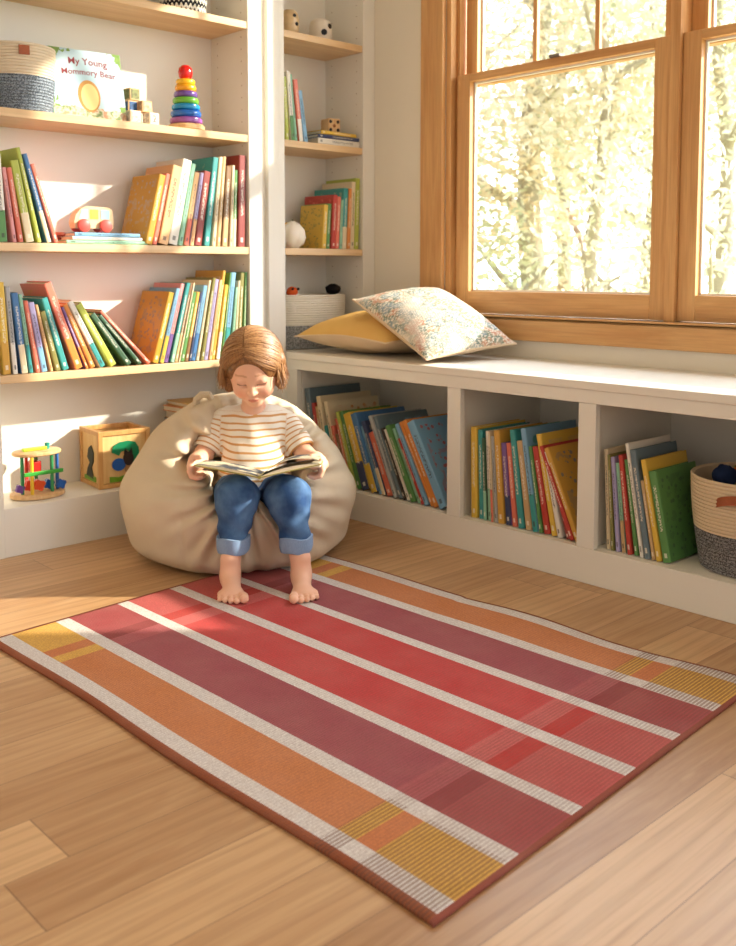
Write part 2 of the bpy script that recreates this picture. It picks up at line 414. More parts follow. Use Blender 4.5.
ORD = ['first', 'second', 'third', 'fourth', 'fifth', 'sixth', 'seventh', 'eighth', 'ninth', 'tenth', 'eleventh', 'twelfth', 'thirteenth', 'fourteenth',
       'fifteenth', 'sixteenth', 'seventeenth', 'eighteenth', 'nineteenth', 'twentieth', 'twenty-first', 'twenty-second', 'twenty-third', 'twenty-fourth', 'twenty-fifth']
USED = set()
def corners(th, h, a):
    """rect leaning by a (top towards +s), lowest corner at z=0, in (s,z)"""
    ca, sa = math.cos(a), math.sin(a)
    pts = [(0, 0), (th, 0), (th, h), (0, h)]
    q = [(x*ca+z*sa, -x*sa+z*ca) for x, z in pts]
    mz = min(p[1] for p in q); return [(p[0], p[1]-mz) for p in q]
def span(q, z):
    xs = []
    for i in range(4):
        (x0, z0), (x1, z1) = q[i], q[(i+1) % 4]
        if min(z0, z1)-1e-9 <= z <= max(z0, z1)+1e-9:
            if abs(z1-z0) < 1e-9: xs += [x0, x1]
            else: xs.append(x0+(x1-x0)*(z-z0)/(z1-z0))
    return (min(xs), max(xs)) if xs else None
def row(specs, s0, s1, place, base, group, where, dep=.165):
    """specs: (colour, thickness, height, lean deg[, accent[, style[, inset]]]); s0..s1 span of the bases along the row"""
    def layout(k):
        out = []; prevs = []
        for sp in specs:
            th = sp[1]*k; a = R(sp[3]); q = corners(th, sp[2], a)
            low = min(q, key=lambda p: p[1])
            if not prevs: off = s0-min(p[0] for p in q if p[1] < th)
            else:
                off = -1e9
                for pq, po in prevs[-3:]:
                    for z in sorted({p[1] for p in q} | {p[1] for p in pq}):
                        A, B = span(pq, z), span(q, z)
                        if A and B: off = max(off, po+A[1]-B[0])
                off += .0006
            prevs.append((q, off)); out.append((off, th, a, q))
        endx = max(p[0] for p in out[-1][3] if p[1] < out[-1][1]+.001)+out[-1][0]
        return out, endx
    lo, hi = .3, 2.0
    for _ in range(30):
        k = (lo+hi)/2
        if layout(k)[1] > s1: hi = k
        else: lo = k
    out, e = layout(lo)
    for i, (sp, (off, th, a, q)) in enumerate(zip(specs, out)):
        c, _, h, lean = sp[:4]; acc = sp[4] if len(sp) > 4 and sp[4] else ACC[c]; st = sp[5] if len(sp) > 5 else random.choice('aapdb')
        inset = sp[6] if len(sp) > 6 else random.uniform(0, .008)
        size = 'tall ' if h >= .262 else ('small ' if h <= .2 else '')
        w = WORD.get(c, c)
        if 0 < i < len(specs)-1:
            l = f"{size}{w} picture book between {WORD.get(specs[i-1][0], specs[i-1][0])} and {WORD.get(specs[i+1][0], specs[i+1][0])} ones, {where}"
        elif i == 0: l = f"{size}{w} picture book, leftmost of the {where}"
        else: l = f"{size}{w} picture book, rightmost of the {where}"
        if l in USED or len(l.split()) > 16: l = f"{size}{w} picture book, {ORD[i]} from left, {where}"
        USED.add(l)
        M = place @ Matrix.Translation((off, inset, base)) @ Matrix(((math.cos(a), 0, math.sin(a), q[0][0]), (0, 1, 0, 0), (-math.sin(a), 0, math.cos(a), q[0][1]), (0, 0, 0, 1)))
        make_book(c, acc, st, th, min(dep, h*.85), h, l, group, M)

PX = Matrix.Translation((0, YB+.008, 0))                                   # rows along +X, spines to the room
E5 = .0008
row([('white', .034, .245, -3, 'green', 'b'), ('pink', .016, .21, -7), ('coral', .020, .21, -8, 'pink'), ('lime', .034, .232, -10, 'cream', 'b'), ('lime', .018, .272, -12, 'green'),
     ('blue', .020, .258, -15, 'cream'), ('coral', .018, .232, -17)], 1.138, 1.315, PX, .899+E5, 'books left of the toy car', 'left group beside the toy car')
row([('mustard', .020, .225, 14, 'grey', 'd'), ('coral', .014, .23, 13.5, 'cream'), ('peach', .028, .255, 13, 'coral', 'p'), ('white', .028, .278, 12.5, 'grey', 'p'), ('mint', .014, .268, 12, 'green'),
     ('peach', .016, .24, 11), ('lavender', .012, .24, 10.5), ('maroon', .022, .245, 9.5), ('teal', .018, .292, 8), ('cream', .012, .295, 6.5), ('tan', .012, .297, 5.5), ('brown', .018, .265, 4.5),
     ('cream', .010, .27, 3), ('green', .012, .255, 2.5), ('maroon', .024, .305, 1.5)], 1.600, 1.981, PX, .899+E5, 'books right of the toy car', 'right group beside the toy car')
row([('yellow', .028, .262, -3, 'gold', 'b'), ('grey', .018, .25, -4, 'white', 'b'), ('blue', .024, .232, -6), ('mint', .014, .228, -7), ('coral', .016, .21, -9, 'red', 'p'), ('lavender', .022, .205, -10, 'sky', 'b'),
     ('peach', .010, .20, -12), ('olive', .02, .18, -14, 'brown', 'p'), ('teal', .024, .222, -16), ('coral', .030, .272, -20, 'orange', 'b'), ('purple', .010, .2, -22), ('orange', .020, .21, -24), ('white', .022, .225, -27, 'teal', 'b'),
     ('lime', .026, .22, -30, 'green'), ('darkgreen', .022, .20, -37), ('darkgreen', .016, .205, -41), ('coral', .014, .235, -44, 'peach', 'p')], 1.140, 1.612, PX, .524+E5, 'books leaning left on the middle shelf', 'left-leaning row on shelf below')
row([('mustard', .026, .232, 16, 'slate', 'd'), ('sky', .018, .245, 15.5, 'yellow', 'b'), ('pink', .020, .26, 15, 'purple', 'b'), ('teal', .018, .262, 14.5, 'mint', 'b'), ('brown', .014, .262, 14), ('cream', .006, .262, 13.5), ('green', .018, .23, 13, 'lime'),
     ('gold', .016, .23, 12.5), ('navy', .010, .23, 12), ('sky', .020, .25, 12, 'blue', 'b'), ('cream', .012, .268, 11.5), ('olive', .016, .275, 11), ('lavender', .018, .27, 10.5), ('peach', .014, .268, 10), ('gold', .014, .298, 9.5, 'cream'),
     ('yellow', .018, .25, 9, 'white', 'b'), ('green', .008, .29, 8), ('sky', .024, .29, 7.5, 'teal', 'b'), ('mint', .012, .24, 6), ('cream', .010, .262, 5), ('olive', .020, .288, 4), ('green', .012, .29, 3)],
    1.622, 1.975, PX, .524+E5, 'books leaning right on the middle shelf', 'right-leaning row behind child')
row([('lime', .016, .215, -3, 'white'), ('white', .018, .235, -5, 'green', 'b'), ('mint', .010, .228, -6), ('coral', .020, .212, -7, 'white'), ('sky', .020, .178, -9, 'white')],
    2.161, 2.266, PX, 1.273+E5, 'slim books standing in the corner bookcase', 'slim group in corner bookcase', .12)
row([('yellow', .018, .158, 4, 'olive', 'd'), ('green', .016, .163, 3.8), ('red', .018, .195, 3.6, 'coral'), ('coral', .016, .19, 3.4), ('mint', .010, .18, 3.2), ('teal', .020, .222, 3), ('orange', .014, .222, 2.6),
     ('cream', .018, .248, 2.2, 'tan', 'p'), ('lime', .020, .262, 1.8, 'green')], 2.326, 2.505, PX, .899+E5, 'books beside the white shell lamp', 'row beside white lamp', .17)
PB = Matrix.Translation((XB+.026, 0, 0)) @ Matrix.Rotation(R(-90), 4, 'Z')  # rows along -Y, spines to the room
row([('slate', .024, .318, -9.3, 'sky', 'p'), ('red', .014, .27, -10.5), ('tan', .014, .26, -11.8), ('cream', .020, .298, -13.0, 'green', 'd'), ('teal', .014, .2, -14.2), ('cream', .018, .285, -15.4, 'orange', 'd'), ('coral', .014, .205, -16.6), ('brown', .012, .18, -17.9),
     ('coral', .014, .235, -18.5), ('lime', .016, .262, -19.7), ('green', .018, .265, -20.3, 'teal'), ('yellow', .034, .262, -21.5, 'navy', 'b'), ('blue', .026, .268, -22.7, 'yellow'), ('sky', .012, .23, -23.3), ('navy', .016, .25, -24.0),
     ('coral', .024, .215, -25.2, 'red', 'p'), ('grey', .014, .278, -25.8, 'slate', 'p'), ('slate', .016, .278, -26.4), ('black', .012, .24, -26.4), ('white', .014, .24, -27.0), ('green', .018, .255, -27.6, 'lime'), ('mint', .012, .25, -28.2), ('red', .012, .22, -28.8),
     ('sky', .014, .272, -29.4, 'white'), ('orange', .014, .282, -30.1, 'brown')],
    -2.608, -2.040, PB, .094+E5, 'books in the left seat compartment', 'left seat compartment', .24)
row([('orange', .010, .288, -29.5, 'yellow'), ('sky', .016, .286, -30, 'red', 'd', .0)], -2.036, -1.962, PB, .094+E5, 'books in the left seat compartment', 'right end of left seat compartment', .24)
row([('yellow', .024, .268, -1, 'cream'), ('teal', .018, .262, -2, 'blue'), ('darkgreen', .012, .24, -2.5), ('white', .012, .262, -3), ('cream', .008, .262, -3.5), ('grey', .012, .25, -4), ('gold', .022, .268, -4.5, 'orange'), ('purple', .020, .235, -5.5, 'navy', 'b'),
     ('coral', .018, .238, -6.5), ('teal', .020, .278, -7.5, 'darkgreen', 'p'), ('tan', .022, .25, -8.5, 'brown', 'd'), ('sky', .018, .288, -9.5, 'teal', 'b'), ('green', .012, .24, -10), ('red', .020, .242, -11), ('yellow', .018, .28, -12, 'tan'), ('white', .016, .235, -13, 'orange'), ('maroon', .014, .15, -17, 'brown', 'p')],
    -1.888, -1.535, PB, .094+E5, 'books in the middle seat compartment', 'middle seat compartment', .24)
row([('red', .012, .265, -24, 'maroon', 'p', .0), ('gold', .014, .262, -24.5, 'slate', 'd', .0)], -1.533, -1.502, PB, .094+E5, 'books in the middle seat compartment', 'right end of middle seat compartment', .24)
row([('cream', .018, .262, -3, 'brown'), ('olive', .012, .25, -4), ('lavender', .018, .245, -5, 'orange'), ('mint', .018, .232, -6, 'tan', 'b'), ('red', .020, .255, -7.5, 'maroon', 'p'), ('green', .018, .245, -8.5), ('white', .016, .29, -10, 'darkgreen', 'p'),
     ('slate', .026, .275, -10.5, 'teal', 'p'), ('tan', .016, .2, -11), ('yellow', .022, .255, -11.5, 'red'), ('green', .034, .228, -12, 'darkgreen', 'd')],
    -1.424, -1.236, PB, .094+E5, 'books in the right seat compartment', 'right seat compartment', .2)

def flat_books(specs, loc, rz, group, where):
    z = loc[2]+.0006
    for i, (c, acc, th, w, h, r) in enumerate(specs):
        # lying down: spine faces the room, height runs along x
        M = Matrix.Translation((loc[0], loc[1], z)) @ Matrix.Rotation(rz+R(r), 4, 'Z') @ Matrix.Translation((-h/2, 0, 0)) @ Matrix(((0, 0, 1, 0), (0, 1, 0, 0), (-1, 0, 0, th), (0, 0, 0, 1)))
        pos = 'bottom' if i == 0 else ('topmost' if i == len(specs)-1 else ORD[i]+' from bottom')
        make_book(c, acc, 'p', th, w, h, f"{WORD.get(c, c)} book lying flat, {pos} of the stack {where}", group, M)
        z += th+.0006
    return z
ztoy = flat_books([('mint', 'white', .011, .16, .27, 0), ('white', 'green', .010, .16, .235, 1.5), ('sky', 'white', .012, .165, .215, -1)], (1.475, YB+.012, .899), 0, 'flat books under the toy car', 'under the toy car')
ztoy = z_car = .899+.0354
flat_books([('coral', 'red', .012, .12, .09, 0), ('maroon', 'coral', .012, .12, .09, 1), ('coral', 'cream', .010, .12, .088, -1)], (1.372, YB+.085, .899), 0, 'small books behind the toy car', 'left of the toy car')
z_die = flat_books([('white', 'grey', .022, .15, .20, 0), ('navy', 'grey', .013, .15, .195, -1), ('yellow', 'lime', .013, .15, .175, 2)], (2.408, YB+.012, 1.273), 0, 'flat books under the dotted block', 'under the dotted block')
flat_books([('navy', 'grey', .016, .15, .2, 0), ('orange', 'yellow', .016, .15, .2, 3), ('gold', 'orange', .016, .15, .19, -3), ('orange', 'red', .014, .15, .19, 2), ('yellow', 'orange', .008, .14, .18, -2)], (1.86, YB+.02, .2200), 0, 'books stacked behind the bean bag', 'behind the bean bag') if False else None
flat_books([('navy', 'grey', .030, .15, .22, 0), ('blue', 'yellow', .03, .15, .21, 2), ('teal', 'grey', .03, .15, .215, -2), ('green', 'yellow', .03, .15, .21, 1), ('maroon', 'red', .03, .15, .21, -1), ('navy', 'grey', .026, .15, .2, 0), ('mustard', 'navy', .026, .15, .2, -2), ('orange', 'red', .018, .15, .2, 3), ('gold', 'yellow', .014, .15, .19, -3)],
           (1.86, YB+.03, .1415), 0, 'books stacked behind the bean bag', 'behind the bean bag')

# ---------------------------------------------------------------- rug
t = NT('woven_rug', .9, .1)
uv = t.sep(t.coord('UV')); U, V = uv[0], uv[1]
WH, OR, MA, RE, YE_, PK = hx(226, 222, 216), hx(204, 128, 76), hx(156, 72, 84), hx(196, 58, 62), hx(224, 176, 78), hx(184, 82, 88)
st = [(0, hx(150, 76, 38)), (.012, WH), (.048, OR), (.158, WH), (.194, MA), (.330, WH), (.362, RE), (.492, WH), (.524, RE), (.654, WH), (.686, MA), (.816, WH), (.850, OR), (.955, WH), (.990, hx(150, 76, 38))]
def ustripes(cols):
    return t.ramp(U, [(p, cols.get(c, c)) for p, c in st], 'CONSTANT')
field = ustripes({})
end = ustripes({OR: YE_, MA: hx(160, 66, 72), RE: hx(192, 84, 84)})
light = ustripes({OR: hx(206, 124, 72), MA: hx(172, 84, 92), RE: hx(204, 96, 96)})
dark = ustripes({OR: YE_, MA: hx(138, 46, 56), RE: hx(186, 40, 42)})
# distance from the nearer end, in metres
ve = t.math('MULTIPLY', t.math('MINIMUM', V, t.math('SUBTRACT', 1., V)), 1.31)
def lt(a): return t.math('LESS_THAN', ve, a)
outer = t.math('MAXIMUM', t.math('GREATER_THAN', U, .82), t.math('LESS_THAN', U, .17))
c = field
c = t.mix(lt(.235), c, t.mix(outer, light, dark)); c = t.mix(lt(.215), c, t.mix(outer, light, dark))
zr = t.mix(outer, light, dark)
c = field
c = t.mix(t.math('MULTIPLY', lt(.232), outer), c, dark)
c = t.mix(t.math('MULTIPLY', lt(.195), outer), c, light)
c = t.mix(t.math('MULTIPLY', lt(.155), outer), c, end)
inn = t.math('SUBTRACT', 1., outer)
c = t.mix(t.math('MULTIPLY', lt(.245), inn), c, light)
c = t.mix(t.math('MULTIPLY', lt(.195), inn), c, dark)
c = t.mix(t.math('MULTIPLY', lt(.155), inn), c, end)
c = t.mix(lt(.008), c, hx(140, 62, 44))
v = t.coord()
rib = t.math('SINE', t.math('MULTIPLY', V, 1.31*2*math.pi/.0072))
ribm = t.math('MULTIPLY', t.ramp(rib, [(.30, 1.), (.55, 0.)]), t.math('MULTIPLY', t.math('LESS_THAN', ve, .235), t.math('GREATER_THAN', ve, .012)))
nearend = t.math('LESS_THAN', V, .45)
notband = t.math('SUBTRACT', 1., t.math('MULTIPLY', t.math('LESS_THAN', ve, .195), t.math('GREATER_THAN', ve, .155)))
ribm = t.math('MULTIPLY', ribm, t.math('MULTIPLY', nearend, notband))
amt = t.mix(outer, (.20, .20, .20), (.55, .55, .55))
c = t.mix(t.math('MULTIPLY', ribm, amt), c, hx(96, 56, 36))
nz = t.noise(v, 330, 2, .8); c = t.mix(t.math('MULTIPLY', t.ramp(nz, [(.38, 1.), (.62, 0.)]), .34), c, hx(110, 62, 56)); c = t.mix(t.math('MULTIPLY', t.ramp(rib, [(.1, 1.), (.6, 0.)]), .14), c, hx(100, 60, 52))
nz2 = t.noise(v, 9, 3); c = t.mix(t.math('MULTIPLY', nz2, .14), c, hx(236, 200, 180))
t.base(c)
loop = t.math('SINE', t.math('MULTIPLY', U, .98*2*math.pi/.0045))
t.bump(t.math('ADD', t.math('ADD', t.math('MULTIPLY', rib, .5), t.math('MULTIPLY', loop, .2)), nz), .55, .0012)
M_RUG = t.m
def build_rug():
    A, B, C_, D_ = Vector((.858, .800)), Vector((1.852, .858)), Vector((1.800, 2.200)), Vector((.835, 2.122))
    nu, nv = 70, 90
    def pt(u, v):
        p = A*(1-u)*(1-v)+B*u*(1-v)+C_*u*v+D_*(1-u)*v
        e = min(u, 1-u, v*1.3, (1-v)*1.3)
        wob = .004*mnoise.noise(Vector((p.x*3, p.y*3, 2)))
        ux = 0
        if u > .8: ux = .010*math.sin(v*17+1)*(u-.8)/.2*(1 if v < .55 else .3)
        if u < .15: ux = .004*math.sin(v*11)*(.15-u)/.15
        p = p+(B-A).normalized()*ux
        lift = .004*max(0, mnoise.noise(Vector((u*4, v*5, 7))))*(1-min(1, e/.12))
        z = .0075+lift+(.0015 if e < .012 else 0)
        if e < .004: z *= .72
        return (p.x, p.y, z)
    vs = [pt(i/nu, j/nv) for j in range(nv+1) for i in range(nu+1)]
    n = len(vs)
    fs = [(j*(nu+1)+i, j*(nu+1)+i+1, (j+1)*(nu+1)+i+1, (j+1)*(nu+1)+i) for j in range(nv) for i in range(nu)]
    rim = [i for i in range(nu+1)]+[j*(nu+1)+nu for j in range(1, nv+1)]+[nv*(nu+1)+i for i in range(nu-1, -1, -1)]+[j*(nu+1) for j in range(nv-1, 0, -1)]
    for r_ in rim: vs.append((vs[r_][0], vs[r_][1], .0006))
    m = len(rim)
    for k in range(m): fs.append((rim[k], n+k, n+(k+1) % m, rim[(k+1) % m]))
    fs.append(tuple(n+k for k in range(m))[::-1])
    o = mesh_obj('rug', vs, fs, M_RUG, smooth=True)
    uvl = o.data.uv_layers.new(name='UVMap')
    idx = {}
    for k, r_ in enumerate(rim): idx[n+k] = r_
    for lp in o.data.loops:
        q = idx.get(lp.vertex_index, lp.vertex_index); uvl.data[lp.index].uv = ((q % (nu+1))/nu, (q//(nu+1))/nv)
    tag(o, 'flatwoven striped rug in red, maroon, orange and white with yellow ends on the floor', 'rug')
build_rug()

# ---------------------------------------------------------------- implicit surfaces (smooth union of tapered limbs, then surface nets)
class SDF:
    def __init__(s, lo, hi, h):
        s.lo = np.array(lo, float); s.h = h; s.n = (np.ceil((np.array(hi)-s.lo)/h)+1).astype(int)
        s.F = np.full(s.n, 1.0, np.float32)
    def grid(s, sl=None):
        ax = [s.lo[i]+s.h*np.arange(s.n[i]) for i in range(3)]
        if sl: ax = [a[q] for a, q in zip(ax, sl)]
        return np.meshgrid(*ax, indexing='ij', sparse=True)
    def sl(s, lo, hi):
        a = np.clip(np.floor((np.array(lo)-s.lo)/s.h).astype(int), 0, s.n); b = np.clip(np.ceil((np.array(hi)-s.lo)/s.h).astype(int)+1, 0, s.n)
        return tuple(slice(x, max(x, y)) for x, y in zip(a, b))
    def _u(s, sl, d, k, sub):
        f = s.F[sl]
        if f.size == 0: return
        if sub: a, b = -f, d
        else: a, b = f, d
        hh = np.clip(.5+.5*(b-a)/k, 0, 1); r = b*(1-hh)+a*hh-k*hh*(1-hh)
        s.F[sl] = -r if sub else r
    def cone(s, a, b, ra, rb, k=.012, sub=False, g=0):
        a, b = np.array(a, float), np.array(b, float); ra += g; rb += g; m = max(ra, rb)+.045
        sl = s.sl(np.minimum(a, b)-m, np.maximum(a, b)+m); X, Y, Z = s.grid(sl)
        ba = b-a; L = ba@ba
        tt = np.clip(((X-a[0])*ba[0]+(Y-a[1])*ba[1]+(Z-a[2])*ba[2])/max(L, 1e-12), 0, 1)
        d = np.sqrt((X-a[0]-tt*ba[0])**2+(Y-a[1]-tt*ba[1])**2+(Z-a[2]-tt*ba[2])**2)-(ra+(rb-ra)*tt)
        s._u(sl, d, k, sub)
    def ell(s, c, r, k=.012, sub=False, M=None, g=0, m=.05):
        c = np.array(c, float); r = np.array(r, float)+g; e = r.max()+m if M is not None else r+m
        sl = s.sl(c-e, c+e); X, Y, Z = s.grid(sl); X = X-c[0]; Y = Y-c[1]; Z = Z-c[2]
        if M is not None:
            Q = np.array(M.transposed()) if not isinstance(M, np.ndarray) else M.T
            X, Y, Z = Q[0, 0]*X+Q[0, 1]*Y+Q[0, 2]*Z, Q[1, 0]*X+Q[1, 1]*Y+Q[1, 2]*Z, Q[2, 0]*X+Q[2, 1]*Y+Q[2, 2]*Z
        k0 = np.sqrt((X/r[0])**2+(Y/r[1])**2+(Z/r[2])**2); k1 = np.sqrt((X/r[0]**2)**2+(Y/r[1]**2)**2+(Z/r[2]**2)**2)
        s._u(sl, k0*(k0-1)/np.maximum(k1, 1e-6), k, sub)
    def halfspace_keep(s, p, n, k=.004):
        X, Y, Z = s.grid(); d = (X-p[0])*n[0]+(Y-p[1])*n[1]+(Z-p[2])*n[2]; s.F = np.maximum(s.F, -d).astype(np.float32)
    def nets(s):
        F = s.F; h = s.h; ins = F < 0; nx, ny, nz = F.shape
        acc = np.zeros((nx-1, ny-1, nz-1, 3), np.float32); cnt = np.zeros((nx-1, ny-1, nz-1), np.float32)
        quads = []
        for ax in range(3):
            A = [slice(None)]*3; B = [slice(None)]*3; A[ax] = slice(0, -1); B[ax] = slice(1, None)
            a, b = F[tuple(A)], F[tuple(B)]; ch = (a < 0) != (b < 0)
            idx = np.argwhere(ch); fa = a[ch]; fb = b[ch]; tt = fa/(fa-fb)
            P = idx.astype(np.float32).copy(); P[:, ax] += tt
            o1, o2 = [(1, 2), (2, 0), (0, 1)][ax]
            ok = (idx[:, o1] > 0) & (idx[:, o2] > 0) & (idx[:, o1] < F.shape[o1]-1) & (idx[:, o2] < F.shape[o2]-1)
            idx = idx[ok]; P = P[ok]; sg = fa[ok] < 0
            cells = []
            for d1, d2 in ((0, 0), (-1, 0), (-1, -1), (0, -1)):
                c = idx.copy(); c[:, o1] += d1; c[:, o2] += d2; cells.append(c)
                np.add.at(acc, (c[:, 0], c[:, 1], c[:, 2]), P); np.add.at(cnt, (c[:, 0], c[:, 1], c[:, 2]), 1)
            q = np.stack([np.ravel_multi_index(c.T, cnt.shape) for c in cells], 1)
            q[~sg] = q[~sg][:, ::-1]; quads.append(q)
        q = np.concatenate(quads); used = np.unique(q); remap = np.zeros(cnt.size, np.int64); remap[used] = np.arange(len(used))
        V = acc.reshape(-1, 3)[used]/cnt.reshape(-1)[used][:, None]
        return s.lo+V*h, remap[q]
def net_obj(name, V, Q, mat, parent=None, attrs=None, smooth_it=2):
    # light Laplacian relaxation
    e = np.concatenate([Q[:, [0, 1]], Q[:, [1, 2]], Q[:, [2, 3]], Q[:, [3, 0]]]); e = np.concatenate([e, e[:, ::-1]])
    for _ in range(smooth_it):
        S = np.zeros_like(V); c = np.zeros(len(V)); np.add.at(S, e[:, 0], V[e[:, 1]]); np.add.at(c, e[:, 0], 1)
        V = V*.5+.5*S/np.maximum(c, 1)[:, None]
    me = bpy.data.meshes.new(name); me.vertices.add(len(V)); me.vertices.foreach_set('co', V.astype(np.float32).ravel())
    me.loops.add(Q.size); me.loops.foreach_set('vertex_index', Q.ravel().astype(np.int32))
    me.polygons.add(len(Q)); me.polygons.foreach_set('loop_start', np.arange(0, Q.size, 4, dtype=np.int32))
    me.update(calc_edges=True); me.validate(); me.polygons.foreach_set('use_smooth', np.ones(len(me.polygons), bool))
    me.materials.append(mat)
    for nm, fn in (attrs or {}).items():
        val = fn(V)
        if val.ndim == 2:
            a = me.attributes.new(nm, 'FLOAT_COLOR', 'POINT'); a.data.foreach_set('color', np.concatenate([val, np.ones((len(val), 1))], 1).astype(np.float32).ravel())
        else:
            a = me.attributes.new(nm, 'FLOAT', 'POINT'); a.data.foreach_set('value', val.astype(np.float32))
    o = bpy.data.objects.new(name, me); COL.objects.link(o)
    if parent: o.parent = parent
    return o

# shared frame of child, bean bag and the book in hand: x to the right, y away from the window-corner viewer, z up
FH = Vector((math.cos(YAW), math.sin(YAW), 0)); RR = Vector((math.sin(YAW), -math.cos(YAW), 0))
def FR(a, d, z=0): return RR*a+FH*d+Vector((0, 0, z))
MFR = Matrix((RR, FH, Vector((0, 0, 1)))).transposed()

HC = np.array((-.319, 2.728, .553)); TILT = R(27)
MH = np.array(Matrix.Rotation(R(-3), 3, 'Y') @ Matrix.Rotation(TILT, 3, 'X'))   # head frame to figure frame
def hd(x, y, z): return HC+MH@np.array((x, y, z))
KN = [(-.340, 2.515, .232), (-.206, 2.515, .234)]; AN = [(-.352, 2.462, .050), (-.171, 2.470, .050)]
HP = [(-.372, 2.715, .195), (-.262, 2.715, .195)]
def legs_field(S, g, thick=0, cut=None):
    for (hp, kn, an) in zip(HP, KN, AN):
        S.cone(hp, kn, .058+thick, .046+thick, .02, g=g)
        kn2 = np.array(kn); a = np.array(an)
        S.cone(kn2, kn2*.42+a*.58+np.array((0, .004, 0)), .042, .031, .02, g=g)
        S.cone(kn2*.42+a*.58+np.array((0, .004, 0)), a, .031, .0235, .012, g=g)
def torso_field(S, g):
    S.ell((-.317, 2.725, .215), (.098, .078, .075), .03, g=g)
    S.ell((-.324, 2.75, .275), (.092, .074, .085), .03, g=g)
    S.ell((-.330, 2.79, .352), (.093, .064, .078), .03, g=g)
    S.cone((-.402, 2.812, .399), (-.262, 2.812, .399), .031, .031, .03, g=g)
SH = [(-.428, 2.808, .384), (-.236, 2.808, .384)]; EL = [(-.466, 2.745, .298), (-.176, 2.745, .300)]; WR = [(-.468, 2.612, .300), (-.122, 2.612, .302)]
def arms_field(S, g, upto=9):
    for sh, el, wr in zip(SH, EL, WR):
        S.cone(sh, el, .030, .026, .016, g=g)
        if upto > 1: S.cone(el, np.array(el)*.4+np.array(wr)*.6, .0265, .023, .014, g=g); S.cone(np.array(el)*.4+np.array(wr)*.6, wr, .023, .0165, .012, g=g)

# ---------------------------------------------------------------- bean bag
def build_bag():
    S = SDF((-.75, 2.46, -.03), (0.0, 3.25, .50), .0055)
    S.ell((-.377, 2.850, .172), (.343, .330, .205), .03, m=.3)
    S.ell((-.385, 2.905, .268), (.250, .250, .192), .10, m=.3)
    S.ell((-.377, 2.852, .055), (.306, .300, .085), .06, m=.3)
    # hollow pressed by the sitter
    for hp, kn in zip(HP, KN):
        S.cone(np.array(hp)+np.array((0, 0, .03)), np.array(kn)+np.array((0, -.04, .03)), .066, .060, .035, sub=True)
    S.ell((-.324, 2.77, .33), (.128, .115, .15), .05, sub=True)
    S.ell((-.315, 2.60, .400), (.215, .165, .150), .04, sub=True)
    S.cone((-.467, 2.735, .31), (-.467, 2.60, .33), .045, .035, .04, sub=True)
    S.cone((-.176, 2.735, .31), (-.128, 2.60, .33), .045, .035, .04, sub=True)
    for kn, an in zip(KN, AN): S.cone(kn, an, .052, .032, .03, sub=True)
    X, Y, Z = S.grid(); A = np.arctan2(Y-2.87, X+.375); rr = np.sqrt((X+.375)**2+(Y-2.87)**2)
    S.F += (.0035*np.exp(-((np.mod(A+.35, math.pi/3)-math.pi/6)*rr/.006)**2)*(rr > .08)).astype(np.float32)     # stitched seams
    # creases fanning out from the seat
    A2 = np.arctan2(Z-.25, np.abs(X+.32)); fold = np.sin(A2*17+np.sin(X*23)*1.6+Y*8)+.6*np.sin(A2*31+Y*21)
    r2 = np.sqrt((X+.32)**2+(Y-2.70)**2+(Z-.25)**2)
    S.F += (.0075*fold*np.exp(-((r2-.20)/.075)**2)).astype(np.float32)
    S.F += (.0045*np.sin(X*19+np.sin(Z*14)*1.4)*np.sin(Y*15+Z*22)).astype(np.float32)
    S.halfspace_keep((0, 0, .010), (0, 0, 1))
    V, Q = S.nets(); c0 = np.array((-.377, 2.862, 0)); V[:, 2] = np.maximum(V[:, 2], .010)
    t = NT('cream_linen', .9, .12); v = t.coord()
    w1 = t.noise(t.coord(scale=(900, 60, 900)), 1, 1); w2 = t.noise(t.coord(scale=(60, 900, 60)), 1, 1)
    c = t.mix(t.noise(v, 6, 4), hx(206, 188, 160), hx(222, 206, 180)); c = t.mix(t.math('MULTIPLY', w1, .18), c, hx(176, 152, 122))
    t.base(c); t.bump(t.math('ADD', t.math('ADD', w1, w2), t.math('MULTIPLY', t.noise(v, 34, 4), 2.5)), .35, .003)
    root = thing('bean_bag', 'large cream linen bean bag under the sitting child', 'bean bag', FR(*c0), YAW-R(90))
    o = net_obj('cushion', V-c0, Q, t.m, root, smooth_it=3)
    # little carry loop at the crown
    mb = MB().tube([Vector(p)-Vector(c0) for p in ((-.50, 2.845, .425), (-.497, 2.84, .448), (-.482, 2.836, .462), (-.462, 2.836, .462), (-.452, 2.84, .445))], [.010, .011, .011, .011, .010], 8)
    mb.build('carry_loop', t.m, root, True)
build_bag()

